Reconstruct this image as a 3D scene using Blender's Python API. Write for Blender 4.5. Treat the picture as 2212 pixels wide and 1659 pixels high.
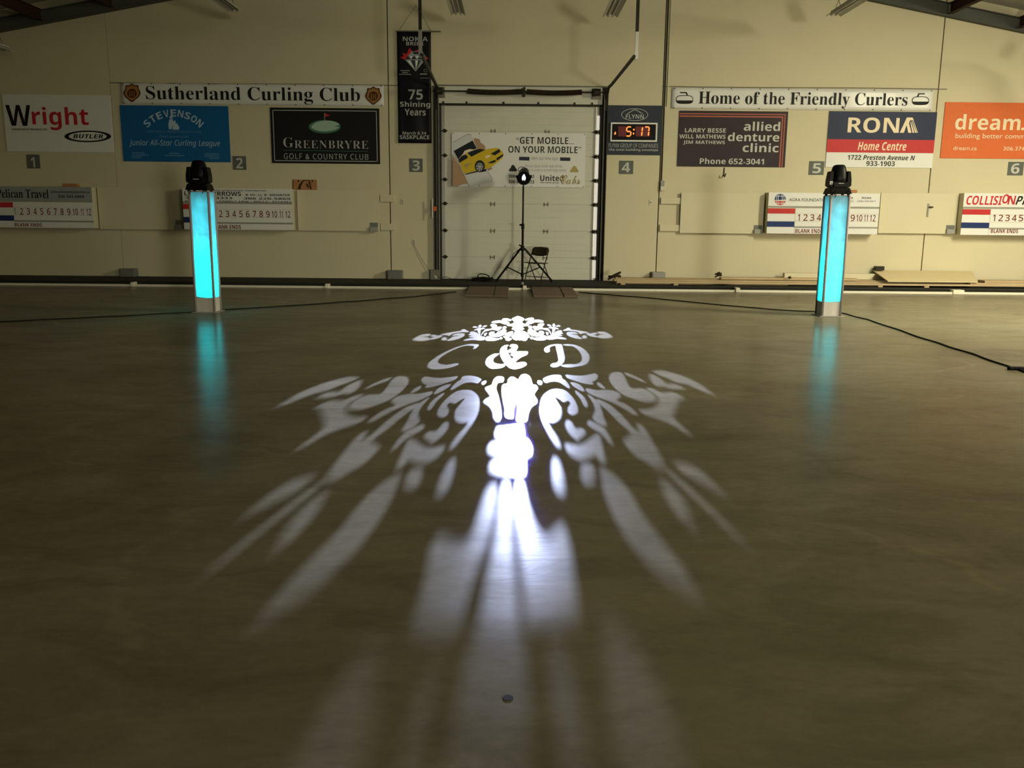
import bpy, bmesh, math, random
import numpy as np
from mathutils import Vector, Matrix
from mathutils.geometry import tessellate_polygon

for o in list(bpy.data.objects):
    bpy.data.objects.remove(o)
sc = bpy.context.scene
COL = sc.collection
random.seed(7)

# ------------------------------------------------------------------ camera
FPX, CX, CY = 1912.0, 1106.0, 829.5          # focal length and centre of the 2212 x 1659 frame
PITCH, ROLL, CAMH = math.radians(10.83), 0.0095, 1.57
cp, sp = math.cos(PITCH), math.sin(PITCH)
FWD, R0, U0 = Vector((0, cp, -sp)), Vector((1, 0, 0)), Vector((0, sp, cp))
CR = R0 * math.cos(ROLL) + U0 * math.sin(ROLL)
CU = -R0 * math.sin(ROLL) + U0 * math.cos(ROLL)
CAM = Vector((0, 0, CAMH))
cam_data = bpy.data.cameras.new('camera')
cam_data.sensor_width = 36.0
cam_data.lens = 36.0 * FPX / 2212.0
cam_data.clip_start, cam_data.clip_end = 0.05, 200
cam = bpy.data.objects.new('camera', cam_data)
COL.objects.link(cam)
cam.matrix_world = Matrix(((CR.x, CU.x, -FWD.x, 0), (CR.y, CU.y, -FWD.y, 0), (CR.z, CU.z, -FWD.z, CAMH), (0, 0, 0, 1)))
sc.camera = cam

# ------------------------------------------------------------------ view, world, room lights
sc.view_settings.view_transform = 'Standard'
sc.view_settings.look = 'None'
sc.view_settings.gamma = 1.0
sc.view_settings.exposure = 0.0
sc.view_settings.use_curve_mapping = False
sc.cycles.use_denoising = True
sc.cycles.max_bounces = 6
sc.cycles.diffuse_bounces = 3
sc.cycles.glossy_bounces = 3
sc.cycles.transparent_max_bounces = 6
sc.cycles.caustics_reflective = False
sc.cycles.caustics_refractive = False
sc.cycles.sample_clamp_indirect = 4.0

world = bpy.data.worlds.new('hall_world')
sc.world = world
world.use_nodes = True
world.node_tree.nodes['Background'].inputs[0].default_value = (1.0, 0.96, 0.74, 1)
world.node_tree.nodes['Background'].inputs[1].default_value = 0.085   # dim ambient fill added through the open end behind the camera


def add_light(name, kind, loc, target, energy, color, **kw):
    d = bpy.data.lights.new(name, kind)
    d.energy, d.color = energy, color
    for k, v in kw.items():
        setattr(d, k, v)
    o = bpy.data.objects.new(name, d)
    COL.objects.link(o)
    o.location = loc
    o.rotation_euler = (Vector(target) - Vector(loc)).to_track_quat('-Z', 'Y').to_euler()
    return o


# warm light from the lounge at the rear right, and the lit fluorescent lamp over the right hand sheet
add_light('lounge_light', 'SPOT', (8.75, -15.6, 1.2), (9.5, 20, -7.0), 9200, (1.0, 0.95, 0.72),
          shadow_soft_size=1.0, spot_size=math.radians(80), spot_blend=1.0)
add_light('side_lamp_light', 'AREA', (12.4, 10.8, 5.0), (11.6, 11.6, 0), 1950, (1.0, 0.93, 0.66),
          shape='RECTANGLE', size=0.5, size_y=7.0)

# fill light added overhead behind the camera to lift the floor
add_light('floor_fill_light', 'AREA', (9.0, -1.5, 6.0), (8.6, 1.0, 0), 800, (1.0, 0.93, 0.60),
          shape='RECTANGLE', size=5.0, size_y=6.0)

# ------------------------------------------------------------------ key planes
WY = 20.43           # face of the back wall
PH = 0.10            # height of the walkway along it
PY = 19.0            # front edge of the walkway


def ray(px, py):
    u, v = (px - CX) / FPX, (CY - py) / FPX
    u0 = u * math.cos(ROLL) - v * math.sin(ROLL)
    v0 = u * math.sin(ROLL) + v * math.cos(ROLL)
    return FWD + R0 * u0 + U0 * v0


def at(px, py, Y=WY):
    d = ray(px, py)
    p = CAM + d * (Y / d.y)
    return p.x, p.z


def flo(px, py, z=0.0):
    d = ray(px, py)
    p = CAM + d * ((z - CAMH) / d.z)
    return p.x, p.y


# ------------------------------------------------------------------ materials
def lin(c):
    return tuple((x / 12.92 if x <= .04045 else ((x + .055) / 1.055) ** 2.4) for x in c)


def mat(name, col, rough=.5, metal=0.0, var=.06, scale=12.0, spec=.12, emit=None, strength=0.0, bump=0.0, coat=0.0):
    m = bpy.data.materials.new(name)
    m.use_nodes = True
    nt = m.node_tree
    b = nt.nodes['Principled BSDF']
    b.inputs['Roughness'].default_value = rough
    b.inputs['Metallic'].default_value = metal
    b.inputs['Specular IOR Level'].default_value = spec
    b.inputs['Coat Weight'].default_value = coat
    tc = nt.nodes.new('ShaderNodeTexCoord')
    nz = nt.nodes.new('ShaderNodeTexNoise')
    nz.inputs['Scale'].default_value = scale
    nz.inputs['Detail'].default_value = 4
    nt.links.new(tc.outputs['Object'], nz.inputs['Vector'])
    mx = nt.nodes.new('ShaderNodeMix')
    mx.data_type = 'RGBA'
    mx.inputs['A'].default_value = (*[max(0, c * (1 - var)) for c in col], 1)
    mx.inputs['B'].default_value = (*[min(1, c * (1 + var)) for c in col], 1)
    nt.links.new(nz.outputs['Fac'], mx.inputs['Factor'])
    nt.links.new(mx.outputs['Result'], b.inputs['Base Color'])
    if bump:
        bp = nt.nodes.new('ShaderNodeBump')
        bp.inputs['Strength'].default_value = bump
        bp.inputs['Distance'].default_value = .01
        nt.links.new(nz.outputs['Fac'], bp.inputs['Height'])
        nt.links.new(bp.outputs['Normal'], b.inputs['Normal'])
    if emit:
        b.inputs['Emission Color'].default_value = (*emit, 1)
        b.inputs['Emission Strength'].default_value = strength
    return m


def floor_material():
    m = bpy.data.materials.new('polished_concrete')
    m.use_nodes = True
    nt = m.node_tree
    L = nt.links.new
    b = nt.nodes['Principled BSDF']
    tc = nt.nodes.new('ShaderNodeTexCoord')

    def noise(sx, sy, scale, detail=6, rough=.6, dist=0.0):
        mp = nt.nodes.new('ShaderNodeMapping')
        mp.inputs['Scale'].default_value = (sx, sy, 1)
        L(tc.outputs['Object'], mp.inputs['Vector'])
        n = nt.nodes.new('ShaderNodeTexNoise')
        n.inputs['Scale'].default_value = scale
        n.inputs['Detail'].default_value = detail
        n.inputs['Roughness'].default_value = rough
        n.inputs['Distortion'].default_value = dist
        L(mp.outputs[0], n.inputs['Vector'])
        return n.outputs['Fac']

    def ramp(src, stops):
        r = nt.nodes.new('ShaderNodeValToRGB')
        els = r.color_ramp.elements
        while len(els) < len(stops):
            els.new(.5)
        for e, (p, c) in zip(els, stops):
            e.position, e.color = p, (*c, 1)
        L(src, r.inputs[0])
        return r.outputs[0]

    def mix(kind, a, bb, fac):
        x = nt.nodes.new('ShaderNodeMix')
        x.data_type, x.blend_type = 'RGBA', kind
        x.inputs['Factor'].default_value = fac
        L(a, x.inputs['A'])
        L(bb, x.inputs['B'])
        return x.outputs['Result']

    big = ramp(noise(1, 1, .35, 5, .6, .6), [(.3, (.134, .116, .074)), (.5, (.182, .160, .106)), (.7, (.224, .198, .136))])
    streak = ramp(noise(.8, 1.6, 1.5, 8, .66, 1.0), [(.32, (.62, .60, .56)), (.5, (1, 1, 1)), (.72, (1.28, 1.27, 1.24))])
    c = mix('MULTIPLY', big, streak, .55)
    fine = ramp(noise(1, 1.6, 14, 8, .7), [(.3, (.80, .80, .80)), (.7, (1.16, 1.16, 1.14))])
    c = mix('MULTIPLY', c, fine, .5)
    # pale trowel scratches
    wv = nt.nodes.new('ShaderNodeTexVoronoi')
    wv.feature = 'DISTANCE_TO_EDGE'
    wv.inputs['Scale'].default_value = .55
    mp = nt.nodes.new('ShaderNodeMapping')
    mp.inputs['Rotation'].default_value = (0, 0, .5)
    L(tc.outputs['Object'], mp.inputs['Vector'])
    nd = nt.nodes.new('ShaderNodeTexNoise')
    nd.inputs['Scale'].default_value = 1.1
    nd.inputs['Detail'].default_value = 5
    L(mp.outputs[0], nd.inputs['Vector'])
    ad = nt.nodes.new('ShaderNodeVectorMath')
    ad.operation = 'MULTIPLY_ADD'
    ad.inputs[1].default_value = (1.6, 1.6, 0)
    L(nd.outputs['Color'], ad.inputs[0])
    L(mp.outputs[0], ad.inputs[2])
    L(ad.outputs[0], wv.inputs['Vector'])
    scr = ramp(wv.outputs['Distance'], [(0, (1.2, 1.19, 1.16)), (.03, (1, 1, 1))])
    msk = nt.nodes.new('ShaderNodeMix')
    msk.data_type, msk.blend_type = 'RGBA', 'MULTIPLY'
    L(c, msk.inputs['A'])
    L(scr, msk.inputs['B'])
    mm = nt.nodes.new('ShaderNodeMapRange')
    mm.inputs[1].default_value, mm.inputs[2].default_value = .5, .62
    L(noise(1, 1, .8, 4), mm.inputs[0])
    L(mm.outputs[0], msk.inputs['Factor'])
    L(msk.outputs['Result'], b.inputs['Base Color'])
    rr = nt.nodes.new('ShaderNodeMapRange')
    rr.inputs[3].default_value, rr.inputs[4].default_value = .17, .26
    L(noise(.7, 1.8, 1.3, 6, .65), rr.inputs[0])
    L(rr.outputs[0], b.inputs['Roughness'])
    b.inputs['Specular IOR Level'].default_value = .010
    bp = nt.nodes.new('ShaderNodeBump')
    bp.inputs['Strength'].default_value = .05
    bp.inputs['Distance'].default_value = .02
    L(noise(.9, 2.0, 2.4, 5, .6, .6), bp.inputs['Height'])
    L(bp.outputs['Normal'], b.inputs['Normal'])
    return m


def wood_material(name, c1, c2):
    m = mat(name, c1, .65)
    nt = m.node_tree
    mp = nt.nodes.new('ShaderNodeMapping')
    mp.inputs['Scale'].default_value = (.6, 9, 9)
    tc = next(n for n in nt.nodes if n.type == 'TEX_COORD')
    nz = next(n for n in nt.nodes if n.type == 'TEX_NOISE')
    mx = next(n for n in nt.nodes if n.type == 'MIX')
    nt.links.new(tc.outputs['Object'], mp.inputs['Vector'])
    nt.links.new(mp.outputs[0], nz.inputs['Vector'])
    nz.inputs['Scale'].default_value = 3.0
    mx.inputs['A'].default_value = (*c1, 1)
    mx.inputs['B'].default_value = (*c2, 1)
    return m


def fabric_material():
    m = bpy.data.materials.new('stretch_fabric')
    m.use_nodes = True
    nt = m.node_tree
    nt.nodes.remove(nt.nodes['Principled BSDF'])
    out = nt.nodes['Material Output']
    df = nt.nodes.new('ShaderNodeBsdfDiffuse')
    tr = nt.nodes.new('ShaderNodeBsdfTranslucent')
    tc = nt.nodes.new('ShaderNodeTexCoord')
    nz = nt.nodes.new('ShaderNodeTexNoise')
    nz.inputs['Scale'].default_value = 4.5
    nz.inputs['Detail'].default_value = 3
    nz.inputs['Distortion'].default_value = 1.2
    nt.links.new(tc.outputs['Object'], nz.inputs['Vector'])
    rp = nt.nodes.new('ShaderNodeValToRGB')
    rp.color_ramp.elements[0].position, rp.color_ramp.elements[0].color = .35, (.62, .62, .62, 1)
    rp.color_ramp.elements[1].position, rp.color_ramp.elements[1].color = .62, (.9, .9, .9, 1)
    nt.links.new(nz.outputs['Fac'], rp.inputs[0])
    nt.links.new(rp.outputs[0], tr.inputs[0])
    df.inputs[0].default_value = (.26, .26, .26, 1)
    mx = nt.nodes.new('ShaderNodeMixShader')
    mx.inputs[0].default_value = .36
    nt.links.new(df.outputs[0], mx.inputs[1])
    nt.links.new(tr.outputs[0], mx.inputs[2])
    nt.links.new(mx.outputs[0], out.inputs['Surface'])
    return m


def lens_material():
    m = bpy.data.materials.new('glowing_lens')
    m.use_nodes = True
    nt = m.node_tree
    nt.nodes.remove(nt.nodes['Principled BSDF'])
    tr = nt.nodes.new('ShaderNodeBsdfTransparent')
    em = nt.nodes.new('ShaderNodeEmission')
    em.inputs[0].default_value = (.93, .96, 1, 1)
    em.inputs[1].default_value = 3.0
    ad = nt.nodes.new('ShaderNodeAddShader')
    nt.links.new(tr.outputs[0], ad.inputs[0])
    nt.links.new(em.outputs[0], ad.inputs[1])
    nt.links.new(ad.outputs[0], nt.nodes['Material Output'].inputs['Surface'])
    return m


M = {}
M['floor'] = floor_material()
M['wall'] = mat('cream_wall_paint', (.60, .545, .385), .75, var=.05, scale=1.2, spec=.2)
M['joint'] = mat('dark_joint', (.03, .028, .02), .9)
M['plain'] = mat('cream_board_paint', (.62, .565, .40), .6, var=.04, scale=2, spec=.3)
M['white'] = mat('white_sign_face', (.74, .74, .72), .45, var=.03, scale=3)
M['vinyl'] = mat('white_banner_vinyl', (.72, .72, .70), .22, var=.05, scale=3, bump=.25)
M['gap'] = mat('daylight_through_gap', (.5, .5, .5), emit=(1.0, .93, .78), strength=.55)
M['doorw'] = mat('white_door_paint', (.60, .585, .50), .5, var=.05, scale=2, spec=.3)
M['black'] = mat('black_print', (.012, .012, .012), .5)
M['ink'] = mat('dark_ink', (.03, .03, .026), .5)
M['nblack'] = mat('black_banner_cloth', (.010, .010, .012), .35, bump=.2, scale=5)
M['red'] = mat('red_print', (.50, .025, .035), .5)
M['blue'] = mat('blue_sign_face', (.012, .11, .30), .45)
M['pale'] = mat('pale_blue_print', (.42, .55, .66), .5)
M['dimblue'] = mat('dim_blue_print', (.10, .24, .42), .5)
M['slate'] = mat('slate_sign_face', (.030, .036, .052), .45)
M['silver'] = mat('silver_print', (.42, .43, .42), .45)
M['grey'] = mat('grey_plate', (.115, .125, .115), .55)
M['lgrey'] = mat('light_grey_numeral', (.52, .52, .48), .55)
M['plum'] = mat('dark_plum_sign_face', (.028, .019, .024), .4, var=.35, scale=2)
M['salmon'] = mat('salmon_stripe', (.42, .12, .08), .5)
M['navy'] = mat('navy_sign_face', (.021, .028, .066), .45)
M['crimson'] = mat('crimson_band', (.50, .035, .038), .45)
M['orange'] = mat('orange_sign_face', (.66, .15, .045), .5)
M['cream'] = mat('cream_print', (.82, .70, .50), .5)
M['crest'] = mat('tan_crest', (.36, .18, .05), .5)
M['crestd'] = mat('dark_brown_crest', (.075, .025, .010), .5)
M['maroon'] = mat('maroon_numeral', (.155, .022, .016), .5)
M['bluebar'] = mat('navy_bar', (.018, .035, .13), .5)
M['headg'] = mat('grey_header_strip', (.30, .32, .33), .5)
M['yellow'] = mat('taxi_yellow', (.62, .44, .025), .4)
M['gold'] = mat('gold_print', (.42, .33, .12), .5)
M['skin'] = mat('printed_skin_tone', (.42, .26, .17), .5)
M['skin2'] = mat('printed_dark_skin_tone', (.33, .19, .12), .5)
M['phonew'] = mat('printed_phone_white', (.62, .63, .64), .4)
M['midgrey'] = mat('mid_grey_print', (.26, .26, .24), .5)
M['green'] = mat('pale_green_print', (.36, .50, .40), .5)
M['dgreen'] = mat('dark_green_print', (.06, .17, .12), .5)
M['carpet'] = mat('dark_rubber_walkway', (.022, .021, .017), .8, scale=30, var=.3, spec=.2)
M['curb'] = mat('white_curb_paint', (.72, .68, .56), .5)
M['brown'] = mat('brown_rubber_mat', (.17, .125, .092), .7, scale=20, var=.15)
M['box'] = mat('grey_painted_steel', (.16, .165, .155), .5)
M['boxl'] = mat('pale_grey_painted_steel', (.30, .30, .27), .5)
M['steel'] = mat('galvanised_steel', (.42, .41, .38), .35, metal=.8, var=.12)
M['dsteel'] = mat('dark_steel', (.030, .026, .020), .5, metal=.2)
M['oldsteel'] = mat('aged_grey_steel', (.17, .16, .13), .5, metal=.3, var=.2)
M['spring'] = mat('oiled_spring', (.025, .018, .010), .6)
M['blackp'] = mat('black_plastic', (.0035, .0034, .0032), .42)
M['blackm'] = mat('black_stand_metal', (.012, .011, .010), .45)
M['chair'] = mat('brown_chair_metal', (.045, .034, .020), .45)
M['beam'] = mat('grey_primer_beam', (.085, .088, .080), .6)
M['purlin'] = mat('red_brown_purlin', (.040, .020, .012), .65)
M['roofw'] = mat('pale_roof_lining', (.42, .42, .40), .7)
M['reflector'] = mat('white_enamel_reflector', (.52, .51, .46), .4)
M['tube'] = mat('unlit_glass_tube', (.62, .62, .58), .2)
M['wood'] = wood_material('weathered_lumber', (.36, .26, .15), (.58, .45, .28))
M['ply'] = wood_material('pale_plywood', (.66, .55, .33), (.72, .61, .39))
M['orangep'] = mat('faded_orange_paper', (.42, .19, .08), .8)
M['cable'] = mat('black_cable_rubber', (.010, .009, .008), .6)
M['socket'] = mat('ivory_outlet', (.60, .57, .46), .4)
M['fabric'] = fabric_material()
M['post'] = mat('grey_truss_tube', (.36, .32, .31), .55)
M['unlit_band'] = mat('pale_unlit_fabric', (.62, .58, .55), .8)
M['led'] = mat('cyan_led_tube', (.1, .6, .7), emit=(0.0, .86, .92), strength=66)
M['led2'] = mat('pale_cyan_led_tube', (.1, .6, .7), emit=(.05, .80, 1.0), strength=15)
M['lens'] = lens_material()
M['seg'] = mat('lit_led_segment', (.3, .02, .01), emit=(1.0, .16, .035), strength=3.2)
M['segdim'] = mat('dark_red_display', (.055, .010, .010), .3, emit=(.5, .01, .02), strength=.09)
M['glass'] = mat('dark_glass', (.006, .004, .004), .35, spec=.05)
M['stick'] = mat('orange_sticker', (.60, .11, .03), .5)
M['bluelamp'] = mat('taxi_window', (.018, .02, .028), .3)


# ------------------------------------------------------------------ mesh building
STY = {'serif': (0x1D400, 0x1D41A, 0x1D7CE), 'sans': (0x1D5A0, 0x1D5BA, 0x1D7E2), 'sansb': (0x1D5D4, 0x1D5EE, 0x1D7EC),
       'sansi': (0x1D608, 0x1D622, 0x1D7E2), 'sansbi': (0x1D63C, 0x1D656, 0x1D7EC), 'seriti': (0x1D468, 0x1D482, 0),
       'script': (0x1D4D0, 0x1D4EA, 0), 'round': (0, 0, 0)}
TXT = {}
KEEP = []


def glyphs(s, style, fat=0.0, space=1.0):
    """outline mesh of a line of lettering, as (vertices, faces) in a unit box"""
    key = (s, style, fat, space)
    if key in TXT:
        return TXT[key]
    up, lo, dg = STY[style]
    r = ''
    for c in s:
        if 'A' <= c <= 'Z' and up:
            r += chr(up + ord(c) - 65)
        elif 'a' <= c <= 'z' and lo:
            r += chr(lo + ord(c) - 97)
        elif '0' <= c <= '9' and dg:
            r += chr(dg + ord(c) - 48)
        else:
            r += c
    cu = bpy.data.curves.new('lettering_source', 'FONT')
    cu.body, cu.resolution_u, cu.offset, cu.space_character = r, 5, fat, space
    ob = bpy.data.objects.new('lettering_source', cu)
    me = bpy.data.meshes.new_from_object(ob)
    vs = [(v.co.x, v.co.y) for v in me.vertices]
    fs = [tuple(p.vertices) for p in me.polygons]
    bpy.data.objects.remove(ob)
    KEEP.append(cu)                                   # freed at the end: keeps the built-in font loaded
    bpy.data.meshes.remove(me)
    x0, x1 = min(v[0] for v in vs), max(v[0] for v in vs)
    y0, y1 = min(v[1] for v in vs), max(v[1] for v in vs)
    vs = [((x - x0) / max(1e-6, x1 - x0), (y - y0) / max(1e-6, y1 - y0)) for x, y in vs]
    TXT[key] = (vs, fs)
    return TXT[key]


def smooth(pts, n=3):
    """closed Catmull-Rom through the points"""
    out, m = [], len(pts)
    for i in range(m):
        p0, p1, p2, p3 = pts[i - 1], pts[i], pts[(i + 1) % m], pts[(i + 2) % m]
        for k in range(n):
            t = k / n
            out.append(tuple(.5 * ((2 * b) + (c - a) * t + (2 * a - 5 * b + 4 * c - d) * t * t + (3 * b - a - 3 * c + d) * t ** 3)
                             for a, b, c, d in zip(p0, p1, p2, p3)))
    return out


def ell(cx, cy, rx, ry, n=40, a0=0.0, a1=2 * math.pi):
    return [(cx + rx * math.cos(a0 + (a1 - a0) * i / n), cy + ry * math.sin(a0 + (a1 - a0) * i / n)) for i in range(n)]


class MB:
    def __init__(self):
        self.v, self.f = [], []

    def add(self, vs, fs):
        k = len(self.v)
        self.v += [tuple(p) for p in vs]
        self.f += [tuple(i + k for i in f) for f in fs]
        return self

    def box(self, x0, x1, y0, y1, z0, z1, mtx=None):
        x0, x1 = sorted((x0, x1)); y0, y1 = sorted((y0, y1)); z0, z1 = sorted((z0, z1))
        vs = [(x, y, z) for z in (z0, z1) for y in (y0, y1) for x in (x0, x1)]
        if mtx is not None:
            vs = [tuple(mtx @ Vector(p)) for p in vs]
        return self.add(vs, [(0, 2, 3, 1), (4, 5, 7, 6), (0, 1, 5, 4), (2, 6, 7, 3), (0, 4, 6, 2), (1, 3, 7, 5)])

    def frustum(self, x0, x1, y0, y1, z0, z1, ins, insy=None):
        """box whose top is smaller by ins"""
        iy = ins if insy is None else insy
        vs = [(x0, y0, z0), (x1, y0, z0), (x1, y1, z0), (x0, y1, z0),
              (x0 + ins, y0 + iy, z1), (x1 - ins, y0 + iy, z1), (x1 - ins, y1 - iy, z1), (x0 + ins, y1 - iy, z1)]
        return self.add(vs, [(3, 2, 1, 0), (4, 5, 6, 7), (0, 1, 5, 4), (1, 2, 6, 5), (2, 3, 7, 6), (3, 0, 4, 7)])

    def flat(self, pts, y):
        """filled outline in the x-z plane"""
        tri = tessellate_polygon([[Vector((p[0], p[1], 0)) for p in pts]])
        out = []
        for t in tri:
            a, b, c = (pts[i] for i in t)
            ar = (b[0] - a[0]) * (c[1] - a[1]) - (b[1] - a[1]) * (c[0] - a[0])
            out.append(tuple(t) if ar > 0 else tuple(reversed(t)))
        return self.add([(p[0], y, p[1]) for p in pts], out)

    def prism(self, pts, y0, y1):
        """outline in the x-z plane given thickness from y0 (front) to y1"""
        if sum(pts[i][0] * pts[(i + 1) % len(pts)][1] - pts[(i + 1) % len(pts)][0] * pts[i][1] for i in range(len(pts))) < 0:
            pts = pts[::-1]
        n = len(pts)
        tri = [tuple(t) for t in tessellate_polygon([[Vector((p[0], p[1], 0)) for p in pts]])]
        fs = []
        for t in tri:
            a, b, c = (pts[i] for i in t)
            ar = (b[0] - a[0]) * (c[1] - a[1]) - (b[1] - a[1]) * (c[0] - a[0])
            t = t if ar > 0 else t[::-1]
            fs.append(t)
            fs.append(tuple(i + n for i in t[::-1]))
        fs += [(i, i + n, (i + 1) % n + n, (i + 1) % n) for i in range(n)]
        return self.add([(p[0], y0, p[1]) for p in pts] + [(p[0], y1, p[1]) for p in pts], fs)

    def ring(self, outer, inner, y):
        n = len(outer)
        return self.add([(p[0], y, p[1]) for p in outer] + [(p[0], y, p[1]) for p in inner],
                        [(i, (i + 1) % n, (i + 1) % n + n, i + n) for i in range(n)])

    def tube(self, pts, r, n=8, closed=False):
        pts = [Vector(p) for p in pts]
        rs = r if isinstance(r, (list, tuple)) else [r] * len(pts)
        vs, fs, m = [], [], len(pts)
        ref = None
        for i, p in enumerate(pts):
            a = pts[i - 1] if (i or closed) else p
            b = pts[(i + 1) % m] if (i < m - 1 or closed) else p
            d = (b - a).normalized()
            if ref is None:
                ref = d.orthogonal().normalized()
            e1 = (ref - d * ref.dot(d)).normalized()
            ref = e1
            e2 = d.cross(e1)
            for k in range(n):
                t = 2 * math.pi * k / n
                vs.append(p + (e1 * math.cos(t) + e2 * math.sin(t)) * rs[i])
        for i in range(m if closed else m - 1):
            j = (i + 1) % m
            for k in range(n):
                k2 = (k + 1) % n
                fs.append((i * n + k, i * n + k2, j * n + k2, j * n + k))
        if not closed:
            fs.append(tuple(range(n))[::-1])
            fs.append(tuple((m - 1) * n + k for k in range(n)))
        return self.add(vs, fs)

    def disc(self, c, axis, r, n=32, r2=0.0):
        c, axis = Vector(c), Vector(axis).normalized()
        e1 = axis.orthogonal().normalized()
        e2 = axis.cross(e1)
        ring = [c + (e1 * math.cos(2 * math.pi * k / n) + e2 * math.sin(2 * math.pi * k / n)) * r for k in range(n)]
        if not r2:
            return self.add(ring, [tuple(range(n))])
        inn = [c + (e1 * math.cos(2 * math.pi * k / n) + e2 * math.sin(2 * math.pi * k / n)) * r2 for k in range(n)]
        return self.add(ring + inn, [(k, (k + 1) % n, (k + 1) % n + n, k + n) for k in range(n)])

    # ---- outlines given where the photograph shows them on a vertical plane y = Y
    def pflat(self, pts, Y):
        return self.flat([at(x, y, Y) for x, y in pts], Y)

    def text(self, s, style, px, Y, fat=0.0, space=1.0, shear=0.0):
        vs, fs = glyphs(s, style, fat, space)
        x0, z1 = at(px[0], px[1], Y)
        x1, z0 = at(px[2], px[3], Y)
        sh = shear * (z1 - z0)
        return self.add([(x0 + (x1 - x0 - abs(sh)) * u + sh * v, Y, z0 + (z1 - z0) * v) for u, v in vs], fs)

    def build(self, name, m, parent=None, bevel=0.0, smooth_=False):
        me = bpy.data.meshes.new(name)
        off = parent_loc(parent) if parent else Vector((0, 0, 0))
        me.from_pydata([tuple(Vector(p) - off) for p in self.v], [], self.f)
        me.materials.append(M[m] if isinstance(m, str) else m)
        me.update()
        o = bpy.data.objects.new(name, me)
        COL.objects.link(o)
        if parent:
            o.parent = parent
        if smooth_:
            for p in me.polygons:
                p.use_smooth = True
        if bevel:
            b = o.modifiers.new('bevel', 'BEVEL')
            b.width, b.segments, b.limit_method = bevel, 2, 'ANGLE'
        return o


def parent_loc(o):
    p = Vector((0, 0, 0))
    while o:
        p += o.location
        o = o.parent
    return p


def tag(o, label, cat, group=None):
    o['label'], o['category'] = label, cat
    if group:
        o['group'] = group
    return o


def thing(name, loc, label, cat, group=None):
    o = bpy.data.objects.new(name, None)
    o.empty_display_size = .1
    COL.objects.link(o)
    o.location = loc
    return tag(o, label, cat, group)


def struct(o):
    o['kind'] = 'structure'
    return o


def copy_tree(o, parent=None):
    c = o.copy()
    COL.objects.link(c)
    if parent:
        c.parent = parent
    for ch in list(o.children):
        copy_tree(ch, c)
    return c


def rect(px, Y):
    x0, z1 = at(px[0], px[1], Y)
    x1, z0 = at(px[2], px[3], Y)
    return x0, x1, z0, z1


def quad(tl, tr, br, bl, Y):
    """upright rectangle through the four photographed corners of a panel"""
    a, b, c, d = at(*tl, Y), at(*tr, Y), at(*br, Y), at(*bl, Y)
    return (a[0] + d[0]) / 2, (b[0] + c[0]) / 2, (c[1] + d[1]) / 2, (a[1] + b[1]) / 2


def panel_thing(name, r, Y, thick, label, cat, m, group=None, bevel=.004, pname='panel'):
    x0, x1, z0, z1 = r
    t = thing(name, ((x0 + x1) / 2, Y + thick, z0), label, cat, group)
    MB().box(x0, x1, Y, Y + thick, z0, z1).build(pname, m, t, bevel)
    return t


# ================================================================== the hall
HX = 13.6                                             # half width of the hall
ridge_x = 0.0
a0, a1 = at(0, 67, WY - .15), at(370, 2, WY - .15)
b0, b1 = at(2212, 69, WY - .15), at(1880, 3, WY - .15)
SL = .185


def beam_z(x):                                        # underside of the gable beam
    zl = a0[1] + (x - a0[0]) * SL
    zr = b0[1] - (x - b0[0]) * SL
    return min(zl, zr)


struct(MB().box(-HX, HX, -16, PY + .06, -.2, 0).build('floor', 'floor'))
struct(MB().box(-HX, HX, PY, WY, -.15, PH).box(-HX, HX, PY - .015, PY, .065, PH).build('trim_1', 'carpet', bevel=.008))

# back wall: plates of precast panel with open joints, around the overhead door opening
DX0, DZ1 = at(951, 226, WY)
DX1 = at(1298, 232, WY)[0]
OX0, OZ1 = at(944, 186, WY)
OX1 = at(1313, 192, WY)[0]
joints = [at(250, 350)[0], at(841, 330)[0], at(1427, 330)[0], at(2012, 350)[0]]
w = MB()
edges = [-HX] + joints + [HX]
for i in range(5):
    xa, xb = edges[i] + ((.012 if i > 1 else .004) if i else 0), edges[i + 1] - ((.012 if i else .004) if i < 4 else 0)
    segs = [(xa, xb, 0)]
    if xa < DX0 < xb or xa < DX1 < xb:
        segs = [(xa, DX0, 0), (DX0, DX1, DZ1), (DX1, xb, 0)]
    for s0, s1, zb in segs:
        zz = lambda x: beam_z(x) + .5
        n = 12
        pts = [(s0, zb), (s1, zb)] + [(s1 + (s0 - s1) * k / n, zz(s1 + (s0 - s1) * k / n)) for k in range(n + 1)]
        w.prism(pts, WY, WY + .2)
struct(w.build('wall_back', 'wall'))
struct(MB().box(-HX, HX, WY + .2, WY + .26, -.1, 9.5).build('wall_outside', 'joint'))
eave = beam_z(HX) + .3
struct(MB().box(-HX - .2, -HX, -16, WY + .26, -.2, eave + .6).build('wall_left', 'wall'))
struct(MB().box(HX, HX + .2, -16, WY + .26, -.2, eave + .6).build('wall_right', 'wall'))

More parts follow.
